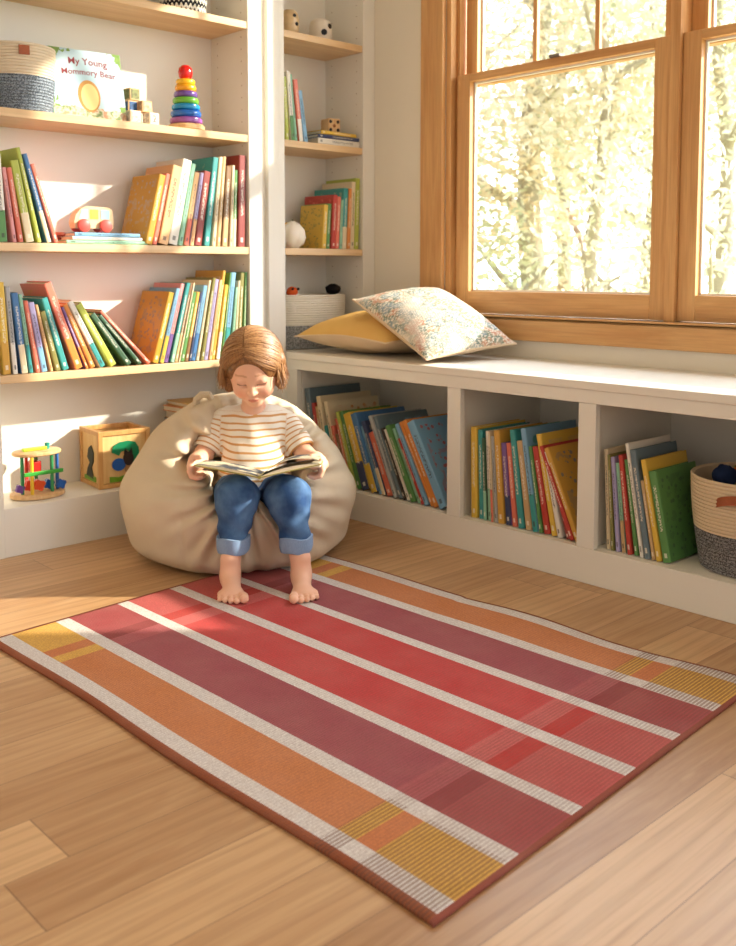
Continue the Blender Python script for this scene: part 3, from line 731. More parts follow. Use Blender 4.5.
# ---------------------------------------------------------------- child
SKIN = hx(236, 186, 156)
t = NT('skin', .5, .3); at = t.new('ShaderNodeAttribute', attribute_name='tint'); c = t.mix(.1, at.outputs[0], SKIN)
c = t.mix(t.math('MULTIPLY', t.noise(t.coord(), 45, 2), .12), c, hx(226, 150, 122)); t.base(c)
t.b.inputs['Subsurface Weight'].default_value = .12; t.b.inputs['Subsurface Radius'].default_value = (.012, .005, .003); t.b.inputs['Subsurface Scale'].default_value = .5
M_SKIN = t.m
P0 = np.array((-.318, 2.70, 0.))
child = thing('person', 'young child in striped shirt and rolled jeans sitting on the bean bag reading', 'person', FR(*P0), YAW-R(90))
def build_body():
    S = SDF((-.53, 2.31, -.01), (-.05, 2.90, .67), .0024)
    # head
    S.ell(HC+MH@np.array((0, .010, .016)), (.072, .082, .080), .02, M=MH)
    S.ell(hd(0, -.022, -.030), (.059, .056, .062), .025, M=MH)
    for sx in (-1, 1):
        S.ell(hd(.030*sx, -.048, -.040), (.0245, .024, .0245), .012, M=MH)       # cheeks
        S.ell(hd(.0275*sx, -.0635, -.004), (.0135, .012, .0095), .004, M=MH)    # closed, lowered eyelids
        S.ell(hd(.071*sx, .006, -.018), (.008, .014, .020), .006, M=MH)        # ears
        S.ell(hd(.027*sx, -.073, -.0160), (.015, .006, .0035), .004, sub=True, M=MH)
    S.ell(hd(0, -.055, -.078), (.021, .017, .016), .014, M=MH)                 # chin
    S.ell(hd(0, -.068, -.060), (.020, .011, .014), .010, M=MH)                 # muzzle
    S.cone(hd(0, -.072, -.008), hd(0, -.085, -.0335), .0055, .0085, .008)       # nose
    for sx in (-1, 1): S.ell(hd(.0085*sx, -.080, -.0355), (.006, .006, .005), .004, M=MH)
    S.ell(hd(0, -.0785, -.0555), (.013, .0045, .0032), .003, M=MH); S.ell(hd(0, -.0765, -.0625), (.011, .005, .0036), .003, M=MH)
    S.ell(hd(0, -.0825, -.0590), (.014, .003, .0011), .002, sub=True, M=MH)
    S.cone((-.332, 2.815, .385), (-.322, 2.765, .495), .031, .033, .02)        # neck
    torso_field(S, -.006); arms_field(S, 0); legs_field(S, -.004)
    # hands: palm, four fingers under the cover, thumb on top
    for sx, wr in ((1, WR[0]), (-1, WR[1])):
        wx, wy, wz = wr
        def p(x, y, z): return (wx+sx*x, wy+y, wz+z)
        S.ell(p(.001, -.030, .004), (.0135, .030, .021), .010)
        for k, (L, dy) in enumerate(((.92, -.052), (1.0, -.041), (.95, -.029), (.8, -.018))):
            b0 = p(-.002, dy, -.006); b1 = p(.004, dy-.003, -.020); b2 = p(.004+.016*L, dy-.004, -.0245); b3 = p(.004+.030*L, dy-.003, -.0215)
            S.cone(b0, b1, .0078, .0072, .0025); S.cone(b1, b2, .0072, .0066, .0018); S.cone(b2, b3, .0066, .0058, .0018)
        S.cone(p(.000, -.018, .018), p(.008, -.036, .0285), .0095, .0082, .006)
        S.cone(p(.008, -.036, .0285), p(.027, -.050, .0305), .0082, .0066, .004)
    # feet
    for (an, yaw, out) in ((AN[0], R(10), -1), (AN[1], R(9), 1)):
        ax, ay, az = an; cy, sy = math.cos(yaw), math.sin(yaw); ay += .004
        def p(x, y, z): return (ax+x*cy-y*sy, ay+x*sy+y*cy, z)
        S.cone((ax, ay, .085), (ax, ay, .050), .0245, .0235, .01)
        S.ell(p(0, .016, .028), (.021, .024, .021), .014)
        S.cone(p(0, .0, .046), p(-out*.002, -.064, .024), .0235, .0165, .016)
        S.cone(p(0, .0, .028), p(-out*.004, -.070, .020), .022, .019, .015)
        S.ell(p(out*.002, -.074, .0195), (.0335, .026, .0125), .012)
        for k in range(5):
            rr = (.0112, .0076, .0073, .0070, .0066)[k]; y1 = (-.118, -.119, -.114, -.106, -.096)[k]
            x = out*(-.0270, -.0105, .0030, .0158, .0272)[k]
            S.cone(p(x*.92, -.080, .017), p(x*1.08, y1+.010, rr+.010), rr*.9, rr, .0014)
            S.ell(p(x*1.08, y1, rr+.0075), (rr*1.02, rr*1.15, rr*.95), .0012)
    S.F[:, :, 0] = np.maximum(S.F[:, :, 0], .001)
    S.halfspace_keep((0, 0, .0082), (0, 0, 1))
    V, Q = S.nets()
    def tint(Vl):
        P = Vl+P0; H = (P-HC)@MH            # into the head frame
        base = np.tile(np.array(SKIN), (len(P), 1)); head = (P[:, 2] > .44)
        def blend(w, col):
            nonlocal base; w = (w*head)[:, None] if w.ndim == 1 else w; base = base*(1-w)+np.array(col)*w
        for sx in (-1, 1):
            blend(.45*np.exp(-(((H[:, 0]-.034*sx)/.016)**2+((H[:, 2]+.042)/.015)**2))*(H[:, 1] < 0), hx(226, 128, 108))
            e = H[:, 0]-.0275*sx
            lash = np.abs(H[:, 2]+.0125+.0016*(e/.012)**2*-1) < .0024
            blend(1.*(lash & (np.abs(e) < .0135) & (H[:, 1] < -.03)), hx(92, 58, 42))
            blend(.28*((np.abs(H[:, 2]+.004) < .006) & (np.abs(e) < .014) & (H[:, 1] < -.03)), hx(206, 140, 118))
            brow = np.abs(H[:, 2]-.0160+.09*e*sx*.6+(e/.02)**2*.003)
            blend(.55*((brow < .0026) & (np.abs(e) < .0165) & (H[:, 1] < -.03)), hx(172, 116, 78))
        lip = (np.abs(H[:, 0]) < .0135) & (np.abs(H[:, 2]+.059) < .0062-.25*np.abs(H[:, 0])) & (H[:, 1] < -.06)
        blend(.8*lip, hx(206, 106, 96))
        blend(.7*((np.abs(H[:, 0]) < .0135) & (np.abs(H[:, 2]+.0592) < .0011) & (H[:, 1] < -.06)), hx(130, 60, 54))
        blend(.5*((np.abs(np.abs(H[:, 0])-.005) < .0022) & (np.abs(H[:, 2]+.0415) < .0018) & (H[:, 1] < -.07)), hx(150, 84, 66))
        return base
    net_obj('body', V-P0, Q, M_SKIN, child, {'tint': tint}, 1)
build_body()

def build_shirt():
    S = SDF((-.55, 2.60, .14), (-.09, 2.93, .45), .003)
    torso_field(S, .004)
    S.cone((-.322, 2.735, .20), (-.322, 2.735, .23), .085, .092, .03)
    for sh, el in zip(SH, EL):
        sh, el = np.array(sh), np.array(el); e = sh+(el-sh)*.74
        S.cone(sh, e, .036, .0385, .014)
    X, Y, Z = S.grid()
    S.F += (.0038*np.sin(Z*150+np.sin(X*26)*1.5+X*12)*np.clip((.33-Z)/.08, 0, 1)+.0018*np.sin(X*90+Z*40)*np.clip((Z-.27)/.1, 0, 1)).astype(np.float32)
    # sleeve ends and open neck
    for sh, el in zip(SH, EL):
        sh, el = np.array(sh), np.array(el); ax = (el-sh)/np.linalg.norm(el-sh); e = sh+(el-sh)*.84
        d = (X-e[0])*ax[0]+(Y-e[1])*ax[1]+(Z-e[2])*ax[2]; rad = np.sqrt(np.maximum((X-e[0])**2+(Y-e[1])**2+(Z-e[2])**2-d**2, 0))
        S.F = np.where((rad < .062) & (np.abs(d) < .05), np.maximum(S.F, d), S.F).astype(np.float32)
        S.cone(e-ax*.012, e+ax*.02, .030, .031, .003, sub=True)
    S.ell((-.326, 2.765, .460), (.044, .052, .046), .006, sub=True)
    V, Q = S.nets()
    def stripe(Vl):
        P = Vl+P0; s = P[:, 2]*1.0-(P[:, 1]-2.75)*.25+.012*((P[:, 0]+.325)/.1)**2
        for sh, el in zip(SH, EL):
            sh, el = np.array(sh), np.array(el); ax = (el-sh)/np.linalg.norm(el-sh); d = (P-sh)@ax
            side = np.sign(sh[0]+.325); m = ((P[:, 0]+.325)*side > .092+.0*(P[:, 2])) & (d > -.005)
            s = np.where(m, .36-d*1.0, s)
        s = np.where(P[:, 2] > .4225, 13*.0152*2+.0100, s) if True else s
        return s
    t = NT('striped_jersey', .85, .15); at = t.new('ShaderNodeAttribute', attribute_name='stripe'); at2 = at.outputs['Fac']
    fr = t.math('FRACT', t.math('DIVIDE', at2,   .0152)); fr2 = t.math('FRACT', t.math('ADD', t.math('DIVIDE', at2,   .0152), .62))
    c = t.mix(t.math('LESS_THAN', fr, .29), hx(238, 228, 212), hx(204, 150, 88))
    v = t.coord(); c = t.mix(t.math('MULTIPLY', t.noise(v, 60, 2), .12), c, hx(200, 190, 180)); t.base(c); t.bump(t.noise(v, 500, 1), .12, .001)
    o = net_obj('shirt', V-P0, Q, t.m, child, {'stripe': stripe}, 1)
    o['label'] = 'cream t-shirt with ochre stripes'
    # chest pocket
    mb = MB(); vs = []; N = 6
    pk = [(-.300, .362), (-.262, .364), (-.262, .318), (-.281, .312), (-.300, .318)]
    mb.tube([(x-P0[0], 2.79-.070-(0.362-z)*.30-.0+.10*(x+.33)**2*6-P0[1], z) for x, z in ((-.303, .365), (-.303, .318))], .0016, 5)
    pm = mb.build('pocket_edge', plain('pocket_thread', hx(120, 110, 108), .8), child)
build_shirt()

def build_jeans():
    S = SDF((-.46, 2.40, .08), (-.12, 2.84, .34), .003)
    S.ell((-.317, 2.725, .205), (.100, .082, .066), .03, g=.002)
    for hp, kn, an in zip(HP, KN, AN):
        hp, kn, an = map(np.array, (hp, kn, an)); e = kn*.42+an*.58+np.array((0, .004, 0))
        S.cone(hp, kn, .0625, .0510, .02); S.cone(kn, e, .0510, .0370, .03)
    X, Y, Z = S.grid()
    S.F += (.0034*np.sin(Z*105+X*60+np.sin(Y*40)*2)*np.clip((.22-Z)/.06, .15, 1)+.0032*np.sin(Y*95+X*60+np.sin(Z*60)*1.5)*np.clip((Z-.2)/.06, 0, 1)).astype(np.float32)
    for kn, an in zip(KN, AN):
        kn, an = np.array(kn), np.array(an)
    S.halfspace_keep((0, 0, .122), (0, 0, 1))
    V, Q = S.nets()
    t = NT('blue_denim', .85, .15); v = t.coord()
    tw = t.noise(t.coord(scale=(700, 700, 120)), 1, 2)
    c = t.mix(t.ramp(t.noise(v, 14, 3), [(.35, 0.), (.7, 1.)]), hx(48, 78, 122), hx(104, 140, 180)); c = t.mix(t.math('MULTIPLY', tw, .35), c, hx(34, 52, 88)); t.base(c); t.bump(tw, .2, .001)
    o = net_obj('jeans', V-P0, Q, t.m, child, None, 1)
    t = NT('faded_denim', .85, .15); v = t.coord(); tw = t.noise(t.coord(scale=(500, 500, 160)), 1, 2)
    c = t.mix(t.math('MULTIPLY', tw, .6), hx(150, 174, 204), hx(96, 124, 164)); t.base(c); t.bump(tw, .2, .001); MC = t.m
    for kn, an in zip(KN, AN):
        kn, an = np.array(kn), np.array(an); c0 = kn*.42+an*.58+np.array((0, .004, 0))
        mb = MB(); z0, z1 = .098, .140
        prof = [(.027, z0+.006), (.036, z0), (.0405, z0+.002), (.0430, z0+.012), (.0440, z1-.010), (.0430, z1-.001), (.039, z1), (.032, z1-.004)]
        prof = [(r_+.0008*math.sin(i*3), z) for i, (r_, z) in enumerate(prof)]
        mb.lathe(prof, 36, (0, 0, 0), cap=False)
        mb.v = [(c0[0]+x*(1+.03*math.sin(5*math.atan2(y, x)))+(.12-z)*(-(an-kn)[0]*.0)-P0[0], c0[1]+y*(1+.03*math.cos(4*math.atan2(y, x)))-P0[1], z+.0025*math.sin(3*math.atan2(y, x)+1)) for x, y, z in mb.v]
        cu = mb.build('rolled_cuff', MC, child, True); cu['label'] = 'pale blue turned-up cuff'
build_jeans()

def build_hair():
    S = SDF((-.44, 2.60, .43), (-.20, 2.87, .69), .003)
    S.ell(HC+MH@np.array((0, .014, .020)), (.083, .090, .087), .01, M=MH)
    S.ell(HC+MH@np.array((0, .035, -.030)), (.080, .062, .062), .02, M=MH)
    for sx in (-1, 1): S.cone(hd(.072*sx, .000, .02), hd(.073*sx, -.006, -.060), .020, .014, .015)
    # the face stays free
    S.ell(hd(-.008, -.085, -.016), (.056, .056, .070), .008, sub=True, M=MH)
    S.ell(hd(0, -.03, -.09), (.045, .06, .045), .01, sub=True, M=MH)
    V, Q = S.nets()
    t = NT('hair', .38, .5); v = t.coord(); n = t.noise(t.coord(scale=(320, 320, 30)), 1, 2)
    oi = t.new('ShaderNodeAttribute', attribute_name='shade')
    c = t.mix(t.ramp(n, [(.35, 0.), (.65, 1.)]), hx(110, 72, 40), hx(158, 110, 64)); c = t.mix(t.math('MULTIPLY', oi.outputs['Fac'], .7), c, hx(206, 158, 106)); t.base(c)
    t.b.inputs['Roughness'].default_value = .46
    scalp = net_obj('hair', V-P0, Q, t.m, child, None, 1)
    rnd = random.Random(3); mb = MB(); shade = []
    HV = Vector(HC); M3 = Matrix(MH.tolist())
    down = M3.transposed() @ Vector((0, 0, -1))      # world down in the head frame
    for i in range(760):
        side = 1 if rnd.random() < .55 else -1
        y0 = rnd.uniform(-.060, .055)**1.0 if False else -.060+.115*rnd.random(); x0 = -.014+side*.0012
        az0 = rnd.uniform(0, 1)
        # start on the parting, end azimuth measured from the front (-y)
        phi1 = math.radians(66+104*((y0+.060)/.115)+rnd.uniform(-10, 10))*side
        if side < 0: phi1 = math.radians(74+96*((y0+.060)/.115)+rnd.uniform(-10, 10))*side
        rx, ry, rz = .0835, .0915, .0885; j = rnd.uniform(-.0012, .0022)
        cx, cy, cz = 0, .014, .020
        s0 = Vector(((x0-cx)/rx, (y0-cy)/ry, 0)); s0.z = math.sqrt(max(.02, 1-s0.x**2-s0.y**2)); s0.normalize()
        el1 = math.radians(rnd.uniform(-12, 4))
        s1 = Vector((math.sin(phi1)*math.cos(el1), -math.cos(phi1)*math.cos(el1), math.sin(el1)))
        pts = []
        K = 9
        bow = (1-min(1, abs(y0+.060)/.05))*.16
        for k in range(K+1):
            u = k/K; s = s0.slerp(s1, u)
            s = (s+Vector((0, -bow*math.sin(u*math.pi)*(.6 if side > 0 else .3), 0))).normalized()
            pts.append(Vector((cx+(rx+j)*s.x, cy+(ry+j)*s.y, cz+(rz+j)*s.z)))
        L = rnd.uniform(.040, .064)*(1.0 if abs(phi1) < 2 else 1.1)
        last = pts[-1]; outw = Vector((s1.x, s1.y, 0)).normalized()
        curl = rnd.uniform(-.006, .016)
        for k in range(1, 6):
            u = k/5; pts.append(last+down*L*u+outw*(.004*math.sin(u*3)+curl*u*u)+Vector((rnd.uniform(-.0006, .0006), rnd.uniform(-.0006, .0006), 0)))
        w = rnd.uniform(.0011, .0022)
        rad = [w*.6]+[w]*(len(pts)-4)+[w*.85, w*.6, w*.25]
        n0 = len(mb.v)
        mb.tube([HV+M3@p-Vector(P0) for p in pts], rad, 5)
        shade += [rnd.random()**1.6]*(len(mb.v)-n0)
    # fringe swept from the parting towards the right temple
    for i in range(130):
        sd = 1 if i < 95 else -1
        s0 = Vector((-.10, -.62-rnd.random()*.12, .75)).normalized(); e1 = R(rnd.uniform(-22, 0))
        p1 = R(rnd.uniform(66, 92))*sd; s2 = Vector((math.sin(p1)*math.cos(e1), -math.cos(p1)*math.cos(e1), math.sin(e1)))
        pm = R(rnd.uniform(26, 52))*sd; em = R(rnd.uniform(24, 44)); sm = Vector((math.sin(pm)*math.cos(em), -math.cos(pm)*math.cos(em), math.sin(em)))
        pts = []; j = rnd.uniform(.0006, .0034)
        for k in range(11):
            u = k/10; s = (s0*(1-u)**2+sm*2*u*(1-u)+s2*u*u).normalized()
            pts.append(Vector(((rx+j)*s.x, .014+(ry+j)*s.y, .020+(rz+j)*s.z)))
        last = pts[-1]
        for k in range(1, 4): pts.append(last+down*.016*k+Vector((sd*.002*k, 0, 0)))
        w = rnd.uniform(.0009, .0018); n0 = len(mb.v)
        mb.tube([HV+M3@p-Vector(P0) for p in pts], [w*.5]+[w]*(len(pts)-4)+[w*.8, w*.5, w*.2], 5)
        shade += [rnd.random()**1.2]*(len(mb.v)-n0)
    o = mb.build('hair_strands', t.m, scalp, True)
    a = o.data.attributes.new('shade', 'FLOAT', 'POINT'); a.data.foreach_set('value', shade)
build_hair()

# the open picture book on the child's lap
def build_open_book():
    # gutter runs from near (away from the child) to far
    g0, g1 = Vector((-.274, 2.452, .3005)), Vector((-.274, 2.612, .281))
    l0, r0 = Vector((-.441, 2.470, .3295)), Vector((-.118, 2.470, .3325))
    dv = g1-g0
    O = Vector((-.274, 2.53, .29))
    root = thing('open_picture_book', 'open picture book with olive covers held in the child\'s hands', 'book', FR(*O), YAW-R(90))
    t = NT('olive_cover', .5, .3); v = t.coord(); t.base(t.mix(t.ramp(t.noise(v, 14, 2), [(.4, 0.), (.6, 1.)]), hx(150, 140, 60), hx(178, 168, 92))); MCV = t.m
    t = NT('printed_page', .6, .2); v = t.coord()
    c = t.mix(t.ramp(t.noise(v, 16, 3), [(.45, 0.), (.55, 1.)]), hx(60, 66, 74), hx(196, 184, 156)); t.base(c); MPG = t.m
    def sheet(e0, sag, lift, th, ext, mat, name, inset=0.0):
        K = 12; top = []; 
        for k in range(K+1):
            u = k/K
            p = g0.lerp(e0, u*ext); q = p+dv*(1-inset); p = p+dv*inset
            b = Vector((0, 0, lift*math.sin(min(1, u*1.0)*math.pi)**.8*(1-u*.3)+sag*u))
            top.append((p+b, q+b))
        vs = []; fs = []
        for p, q in top: vs += [p-O, q-O]
        for p, q in top: vs += [p-O-Vector((0, 0, th)), q-O-Vector((0, 0, th))]
        m = 2*(K+1)
        for k in range(K):
            a = 2*k; fs += [(a, a+1, a+3, a+2), (m+a, m+a+2, m+a+3, m+a+1), (a, a+2, m+a+2, m+a), (a+1, m+a+1, m+a+3, a+3)]
        fs += [(0, m, m+1, 1), (m-2, m-1, 2*m-1, 2*m-2)]
        mb = MB(); mb.add(vs, fs); return mb.build(name, mat, root, True)
    sheet(l0, -.001, 0, .0028, 1, MCV, 'cover'); sheet(r0, -.001, 0, .0028, 1, MCV, 'cover')
    MB().tube([g0-O+Vector((0, 0, -.001)), g1-O+Vector((0, 0, -.001))], .004, 8).build('spine', MCV, root, True)
    sheet(l0, .0002, .007, .0070, .975, M_PAGES, 'page_block', .02); sheet(r0, .0002, .010, .0100, .975, M_PAGES, 'page_block', .02)
    sheet(l0, .0012, .0072, .0006, .972, MPG, 'printed_page', .02); sheet(r0, .0012, .0102, .0006, .972, MPG, 'printed_page', .02)
    sheet(r0, .010, .026, .0006, .95, MPG, 'printed_page', .02)
build_open_book()

# ---------------------------------------------------------------- cushions on the seat
def pillow(name, label, cat, M, sx, sy, th, mat, mat2, pw=.55, seed=0, droop=0, rootmats=None):
    n = 36; root = thing(name, label, cat, M=M)
    def surf(sgn):
        vs = []
        for j in range(n+1):
            for i in range(n+1):
                u = -1+2*i/n; v = -1+2*j/n
                uu = math.sin(u*math.pi/2); vv = math.sin(v*math.pi/2)
                e = (1-abs(uu)**2.3)*(1-abs(vv)**2.3)
                h = th*max(0, e)**pw
                pin = 1-.06*(1-vv*vv)*abs(uu)**3; pin2 = 1-.06*(1-uu*uu)*abs(vv)**3
                x = uu*sx*pin; y = vv*sy*pin2
                h *= 1+.10*mnoise.noise(Vector((x*9, y*9, seed)))+.05*mnoise.noise(Vector((x*25, y*25, seed)))
                dr = -droop*(abs(uu*vv))**1.5
                vs.append((x, y, sgn*h*(1 if sgn > 0 else .75)+dr))
        fs = [(j*(n+1)+i, j*(n+1)+i+1, (j+1)*(n+1)+i+1, (j+1)*(n+1)+i) for j in range(n) for i in range(n)]
        if sgn < 0: fs = [f[::-1] for f in fs]
        return vs, fs
    a = MB(); a.add(*surf(1)); top = a.build('cushion_front', mat, root, True)
    b = MB(); b.add(*surf(-1)); bt = b.build('cushion_back', mat2, root, True)
    rim = [(i, 0) for i in range(n+1)]+[(n, j) for j in range(1, n+1)]+[(i, n) for i in range(n-1, -1, -1)]+[(0, j) for j in range(n-1, 0, -1)]
    c = MB().tube([Vector(a.v[j*(n+1)+i]) for i, j in rim], .0032, 6, True); c.build('piping', mat2, root, True)
    return root
t = NT('mustard_linen', .9, .12); v = t.coord(); t.base(t.mix(t.noise(v, 12, 3), hx(216, 172, 96), hx(228, 188, 116))); t.bump(t.noise(v, 500, 2), .3, .001); M_MUST = t.m
t = NT('beige_linen', .9, .12); v = t.coord(); t.base(t.mix(t.noise(v, 12, 3), hx(214, 190, 158), hx(226, 204, 174))); t.bump(t.noise(v, 500, 2), .3, .001); M_BEI = t.m
t = NT('embroidered_cotton', .92, .1); v = t.coord(); s3 = t.sep(v)
big = t.ramp(t.noise(v, 7, 3, .6), [(.34, .15), (.50, 1.)]); dots = t.math('GREATER_THAN', t.noise(t.coord(scale=(1, 2.2, 1)), 110, 2), .46)
hue = t.ramp(t.noise(v, 22, 2), [(.2, hx(190, 110, 90)), (.42, hx(208, 160, 130)), (.5, hx(126, 140, 120)), (.62, hx(150, 168, 176)), (.8, hx(206, 176, 110))])
wv = t.math('SINE', t.math('MULTIPLY', s3[1], 900.)); wv2 = t.math('SINE', t.math('MULTIPLY', s3[0], 900.))
c = t.mix(t.math('MULTIPLY', t.math('MULTIPLY', big, dots), .95), hx(236, 226, 208), hue); t.base(c)
t.bump(t.math('ADD', t.math('MULTIPLY', wv, wv2), t.math('MULTIPLY', t.noise(v, 90, 2), 2)), .5, .002); M_EMB = t.m
Mx = Matrix.Translation((2.352, 2.462, .5975)) @ Matrix.Rotation(R(-91), 4, 'Z') @ Matrix.Rotation(R(-2), 4, 'X')
pillow('mustard_cushion', 'mustard yellow cushion with beige back lying on the window seat in the corner', 'cushion', Mx, .232, .192, .080, M_MUST, M_BEI, seed=2, droop=.014)
_x = Vector((.335, -.056, .032)).normalized(); _y = Vector((.035, .369, .163)); _y = (_y-_x*_y.dot(_x)).normalized(); _z = _x.cross(_y)
Mx = Matrix((_x, _y, _z)).transposed().to_4x4(); Mx.translation = (2.352, 2.212, .654)
pillow('embroidered_cushion', 'white cushion with speckled embroidery leaning on the mustard cushion', 'cushion', Mx, .180, .212, .070, M_EMB, M_BEI, seed=5)

# ---------------------------------------------------------------- baskets
def rope_mat(name, top, bot, split, z0, z1, kind='plain'):
    t = NT(name, .9, .12); v = t.coord(); g = t.sep(v)
    tw = t.noise(t.coord(scale=(160, 160, 160)), 1, 2)
    if kind == 'chevron':
        gg = t.math('ARCTAN2', g[1], g[0]); tri = t.math('PINGPONG', t.math('MULTIPLY', gg, 5.), .5)
        s = t.math('FRACT', t.math('ADD', t.math('MULTIPLY', g[2], 38.), tri)); c = t.mix(t.math('LESS_THAN', s, .5), top, bot)
    else:
        low = t.math('LESS_THAN', g[2], split)
        heather = t.mix(t.math('GREATER_THAN', t.noise(v, 260, 1), .5), bot, tuple(min(1, x*2.1+.05) for x in bot))
        c = t.mix(low, t.mix(t.math('MULTIPLY', tw, .2), top, hx(190, 170, 140)), heather)
    t.base(c); t.bump(tw, .3, .002); return t.m
def basket(name, label, loc, r0, r1, h, mat, sy=1.0, coil=.0085, group=None, tabs=(), tabmat=None, handle=None, rz=0):
    root = thing(name, label, 'basket', loc, rz)
    n = int(h/coil); prof = [(0.0, .0008), (r0*.93, .0008)]
    def rad(u): return r0+(r1-r0)*math.sin(u*math.pi*.5)
    for k in range(n):
        for q in range(5):
            a = -math.pi/2+math.pi*q/4; u = (k+.5)/n
            prof.append((rad(u)+coil*.36*math.cos(a), coil*(k+.5)+coil*.46*math.sin(a)+.001))
    ztop = n*coil+.001
    for k in range(n-1, 0, -1): prof.append((rad((k+.5)/n)-coil*.8, coil*(k+.5)+.001))
    prof.append((0., coil*1.2))
    mb = MB().lathe(prof, 56, cap=False); mb.v = [(x, y*sy, z) for x, y, z in mb.v]
    mb.build('rope_body', mat, root, True)
    for (az, z, w, hh) in tabs:
        rr = rad(z/h)+coil*.6
        MT = Matrix.Rotation(az, 4, 'Z')
        m = MB().box(rr-.001, rr+.003, -w/2, w/2, z-hh/2, z+hh/2, .0012, MT); m.v = [(x, y*sy, z_) for x, y, z_ in m.v]
        ob = m.build('leather_tab', tabmat, root); ob['label'] = 'brown leather tab'
    return root, rad
M_LEATH = plain('tan_leather', hx(158, 84, 48), .5, .4, .15, 40)
CRM = hx(226, 210, 184)
m1 = rope_mat('cotton_rope_grey_foot', CRM, hx(96, 104, 112), .098, 0, .19)
basket('rope_basket', 'cream and grey rope basket with leather tab on the upper left shelf', (1.246, 2.829, 1.2735), .092, .104, .190, m1, 1.0, tabs=((R(-104), .164, .030, .026),), tabmat=M_LEATH)
m2 = rope_mat('white_rope_grey_foot', hx(236, 230, 214), hx(120, 120, 118), .085, 0, .2)
basket('rope_basket', 'white rope basket with grey foot and toys at the corner of the window seat', (2.338, 2.836, .5362), .154, .162, .200, m2, .60)
m3 = rope_mat('heather_rope', hx(222, 200, 168), hx(92, 90, 90), .100, 0, .24)
rb, radf = basket('rope_basket', 'large cream and charcoal rope basket with leather handle in the seat compartment', (2.318, 1.084, .0946), .132, .158, .232, m3, 1.0, .0088)
# leather strap handle bowed out from the rim side
pts = []
for k in range(13):
    u = k/12; az = R(168)+R(50)*u; rr = .150+.018*math.sin(u*math.pi)
    pts.append((rr*math.cos(az), rr*math.sin(az), .178+.018*math.sin(u*math.pi)))
mb = MB()
for (a, b) in zip(pts[:-1], pts[1:]):
    pass
vs = []; fs = []
for p in pts:
    d = Vector((p[0], p[1], 0)).normalized()
    for (o_, z_) in ((0.0, -.011), (.0035, -.011), (.0035, .011), (0.0, .011)): vs.append(Vector(p)+d*(o_+.004)+Vector((0, 0, z_)))
for k in range(12):
    for q in range(4): fs.append((4*k+q, 4*k+(q+1) % 4, 4*k+4+(q+1) % 4, 4*k+4+q))
fs += [(0, 1, 2, 3), (51, 50, 49, 48)]
mb.add(vs, fs); hb = mb.build('leather_handle', M_LEATH, rb, True); hb['label'] = 'rust brown leather handle'
m4 = rope_mat('chevron_weave', hx(230, 226, 214), hx(34, 36, 40), 0, 0, 1, 'chevron')
basket('chevron_basket', 'black and white chevron patterned basket on the top shelf', (1.800, 2.815, 1.6456), .070, .082, .16, m4, 1.0)

# toys in the baskets
M_RED = plain('red_paint', hx(196, 40, 34), .3, .5); M_ORG = plain('orange_plush', hx(214, 92, 44), .85, .1, .2, 90); M_YEL = plain('yellow_paint', hx(232, 180, 50), .3, .5)
M_BLK = plain('black_wool', hx(34, 30, 30), .95, .1, .4, 200); M_GRN = plain('green_felt', hx(104, 160, 52), .8, .1); M_NVY = plain('navy_plush', hx(32, 44, 74), .9, .1, .3, 90); M_WPL = plain('white_plush', hx(232, 224, 208), .9, .1)
def blobs(parts, mat, name, parent=None, seed=0, amp=.1, n=20):
    mb = MB()
    for (c, r) in parts:
        prof = [(max(0, math.sin(math.pi*k/12)), -math.cos(math.pi*k/12)) for k in range(13)]
        b = MB().lathe(prof, n, cap=False)
        for v in b.v:
            q = Vector(v); s = 1+amp*mnoise.noise(q*2.2+Vector((seed, 0, 0)))
            mb.v.append((c[0]+v[0]*r[0]*s, c[1]+v[1]*r[1]*s, c[2]+v[2]*r[2]*s))
        o_ = len(mb.v)-len(b.v); mb.f += [tuple(i+o_ for i in f) for f in b.f]; mb.m += [0]*len(b.f)
    return mb.build(name, mat, parent, True)
r_ = thing('plush_tiger', 'small orange and white plush toy peeking out of the white basket', 'toy', (2.235, 2.800, .684))
blobs([((0, 0, 0), (.038, .035, .07))], M_WPL, 'plush_body', r_); o = blobs([((-.010, -.012, .060), (.022, .02, .018))], M_ORG, 'plush_head', r_); blobs([((-.020, -.028, .070), (.005, .005, .005))], M_BLK, 'plush_ear', o); blobs([((.002, -.032, .070), (.005, .005, .005))], M_BLK, 'plush_ear', o)
r_ = thing('toy_doll', 'little toy with dark round head and green collar in the white basket', 'toy', (2.448, 2.820, .678))
blobs([((0, 0, 0), (.028, .026, .060))], M_GRN, 'doll_body', r_); o = blobs([((0, 0, .072), (.030, .028, .020))], M_BLK, 'doll_head', r_, 3, .25); o['label'] = 'dark woolly head'
r_ = thing('patchwork_ball', 'red and yellow patchwork soft toy in the charcoal rope basket', 'toy', (2.375, 1.080, .290))
t = NT('patchwork', .8, .15); vo = t.new('ShaderNodeTexVoronoi'); t.t.links.new(t.coord(), vo.inputs[0]); vo.inputs['Scale'].default_value = 22
t.base(t.ramp(t.sep(vo.outputs['Color'])[0], [(0, hx(190, 60, 40)), (.35, hx(214, 96, 48)), (.6, hx(224, 170, 60)), (.8, hx(150, 150, 60))], 'CONSTANT'))
blobs([((0, 0, 0), (.085, .095, .072))], t.m, 'soft_body', r_, 4, .3); blobs([((-.02, .02, .065), (.02, .02, .015))], M_RED, 'soft_knob', r_)
o = blobs([((0, 0, 0), (.03, .03, .03))], M_NVY, 'plush_ball', None, 6, .2); o.location = (2.285, 1.158, .312); tag(o, 'small navy blue plush ball in the charcoal rope basket', 'toy')

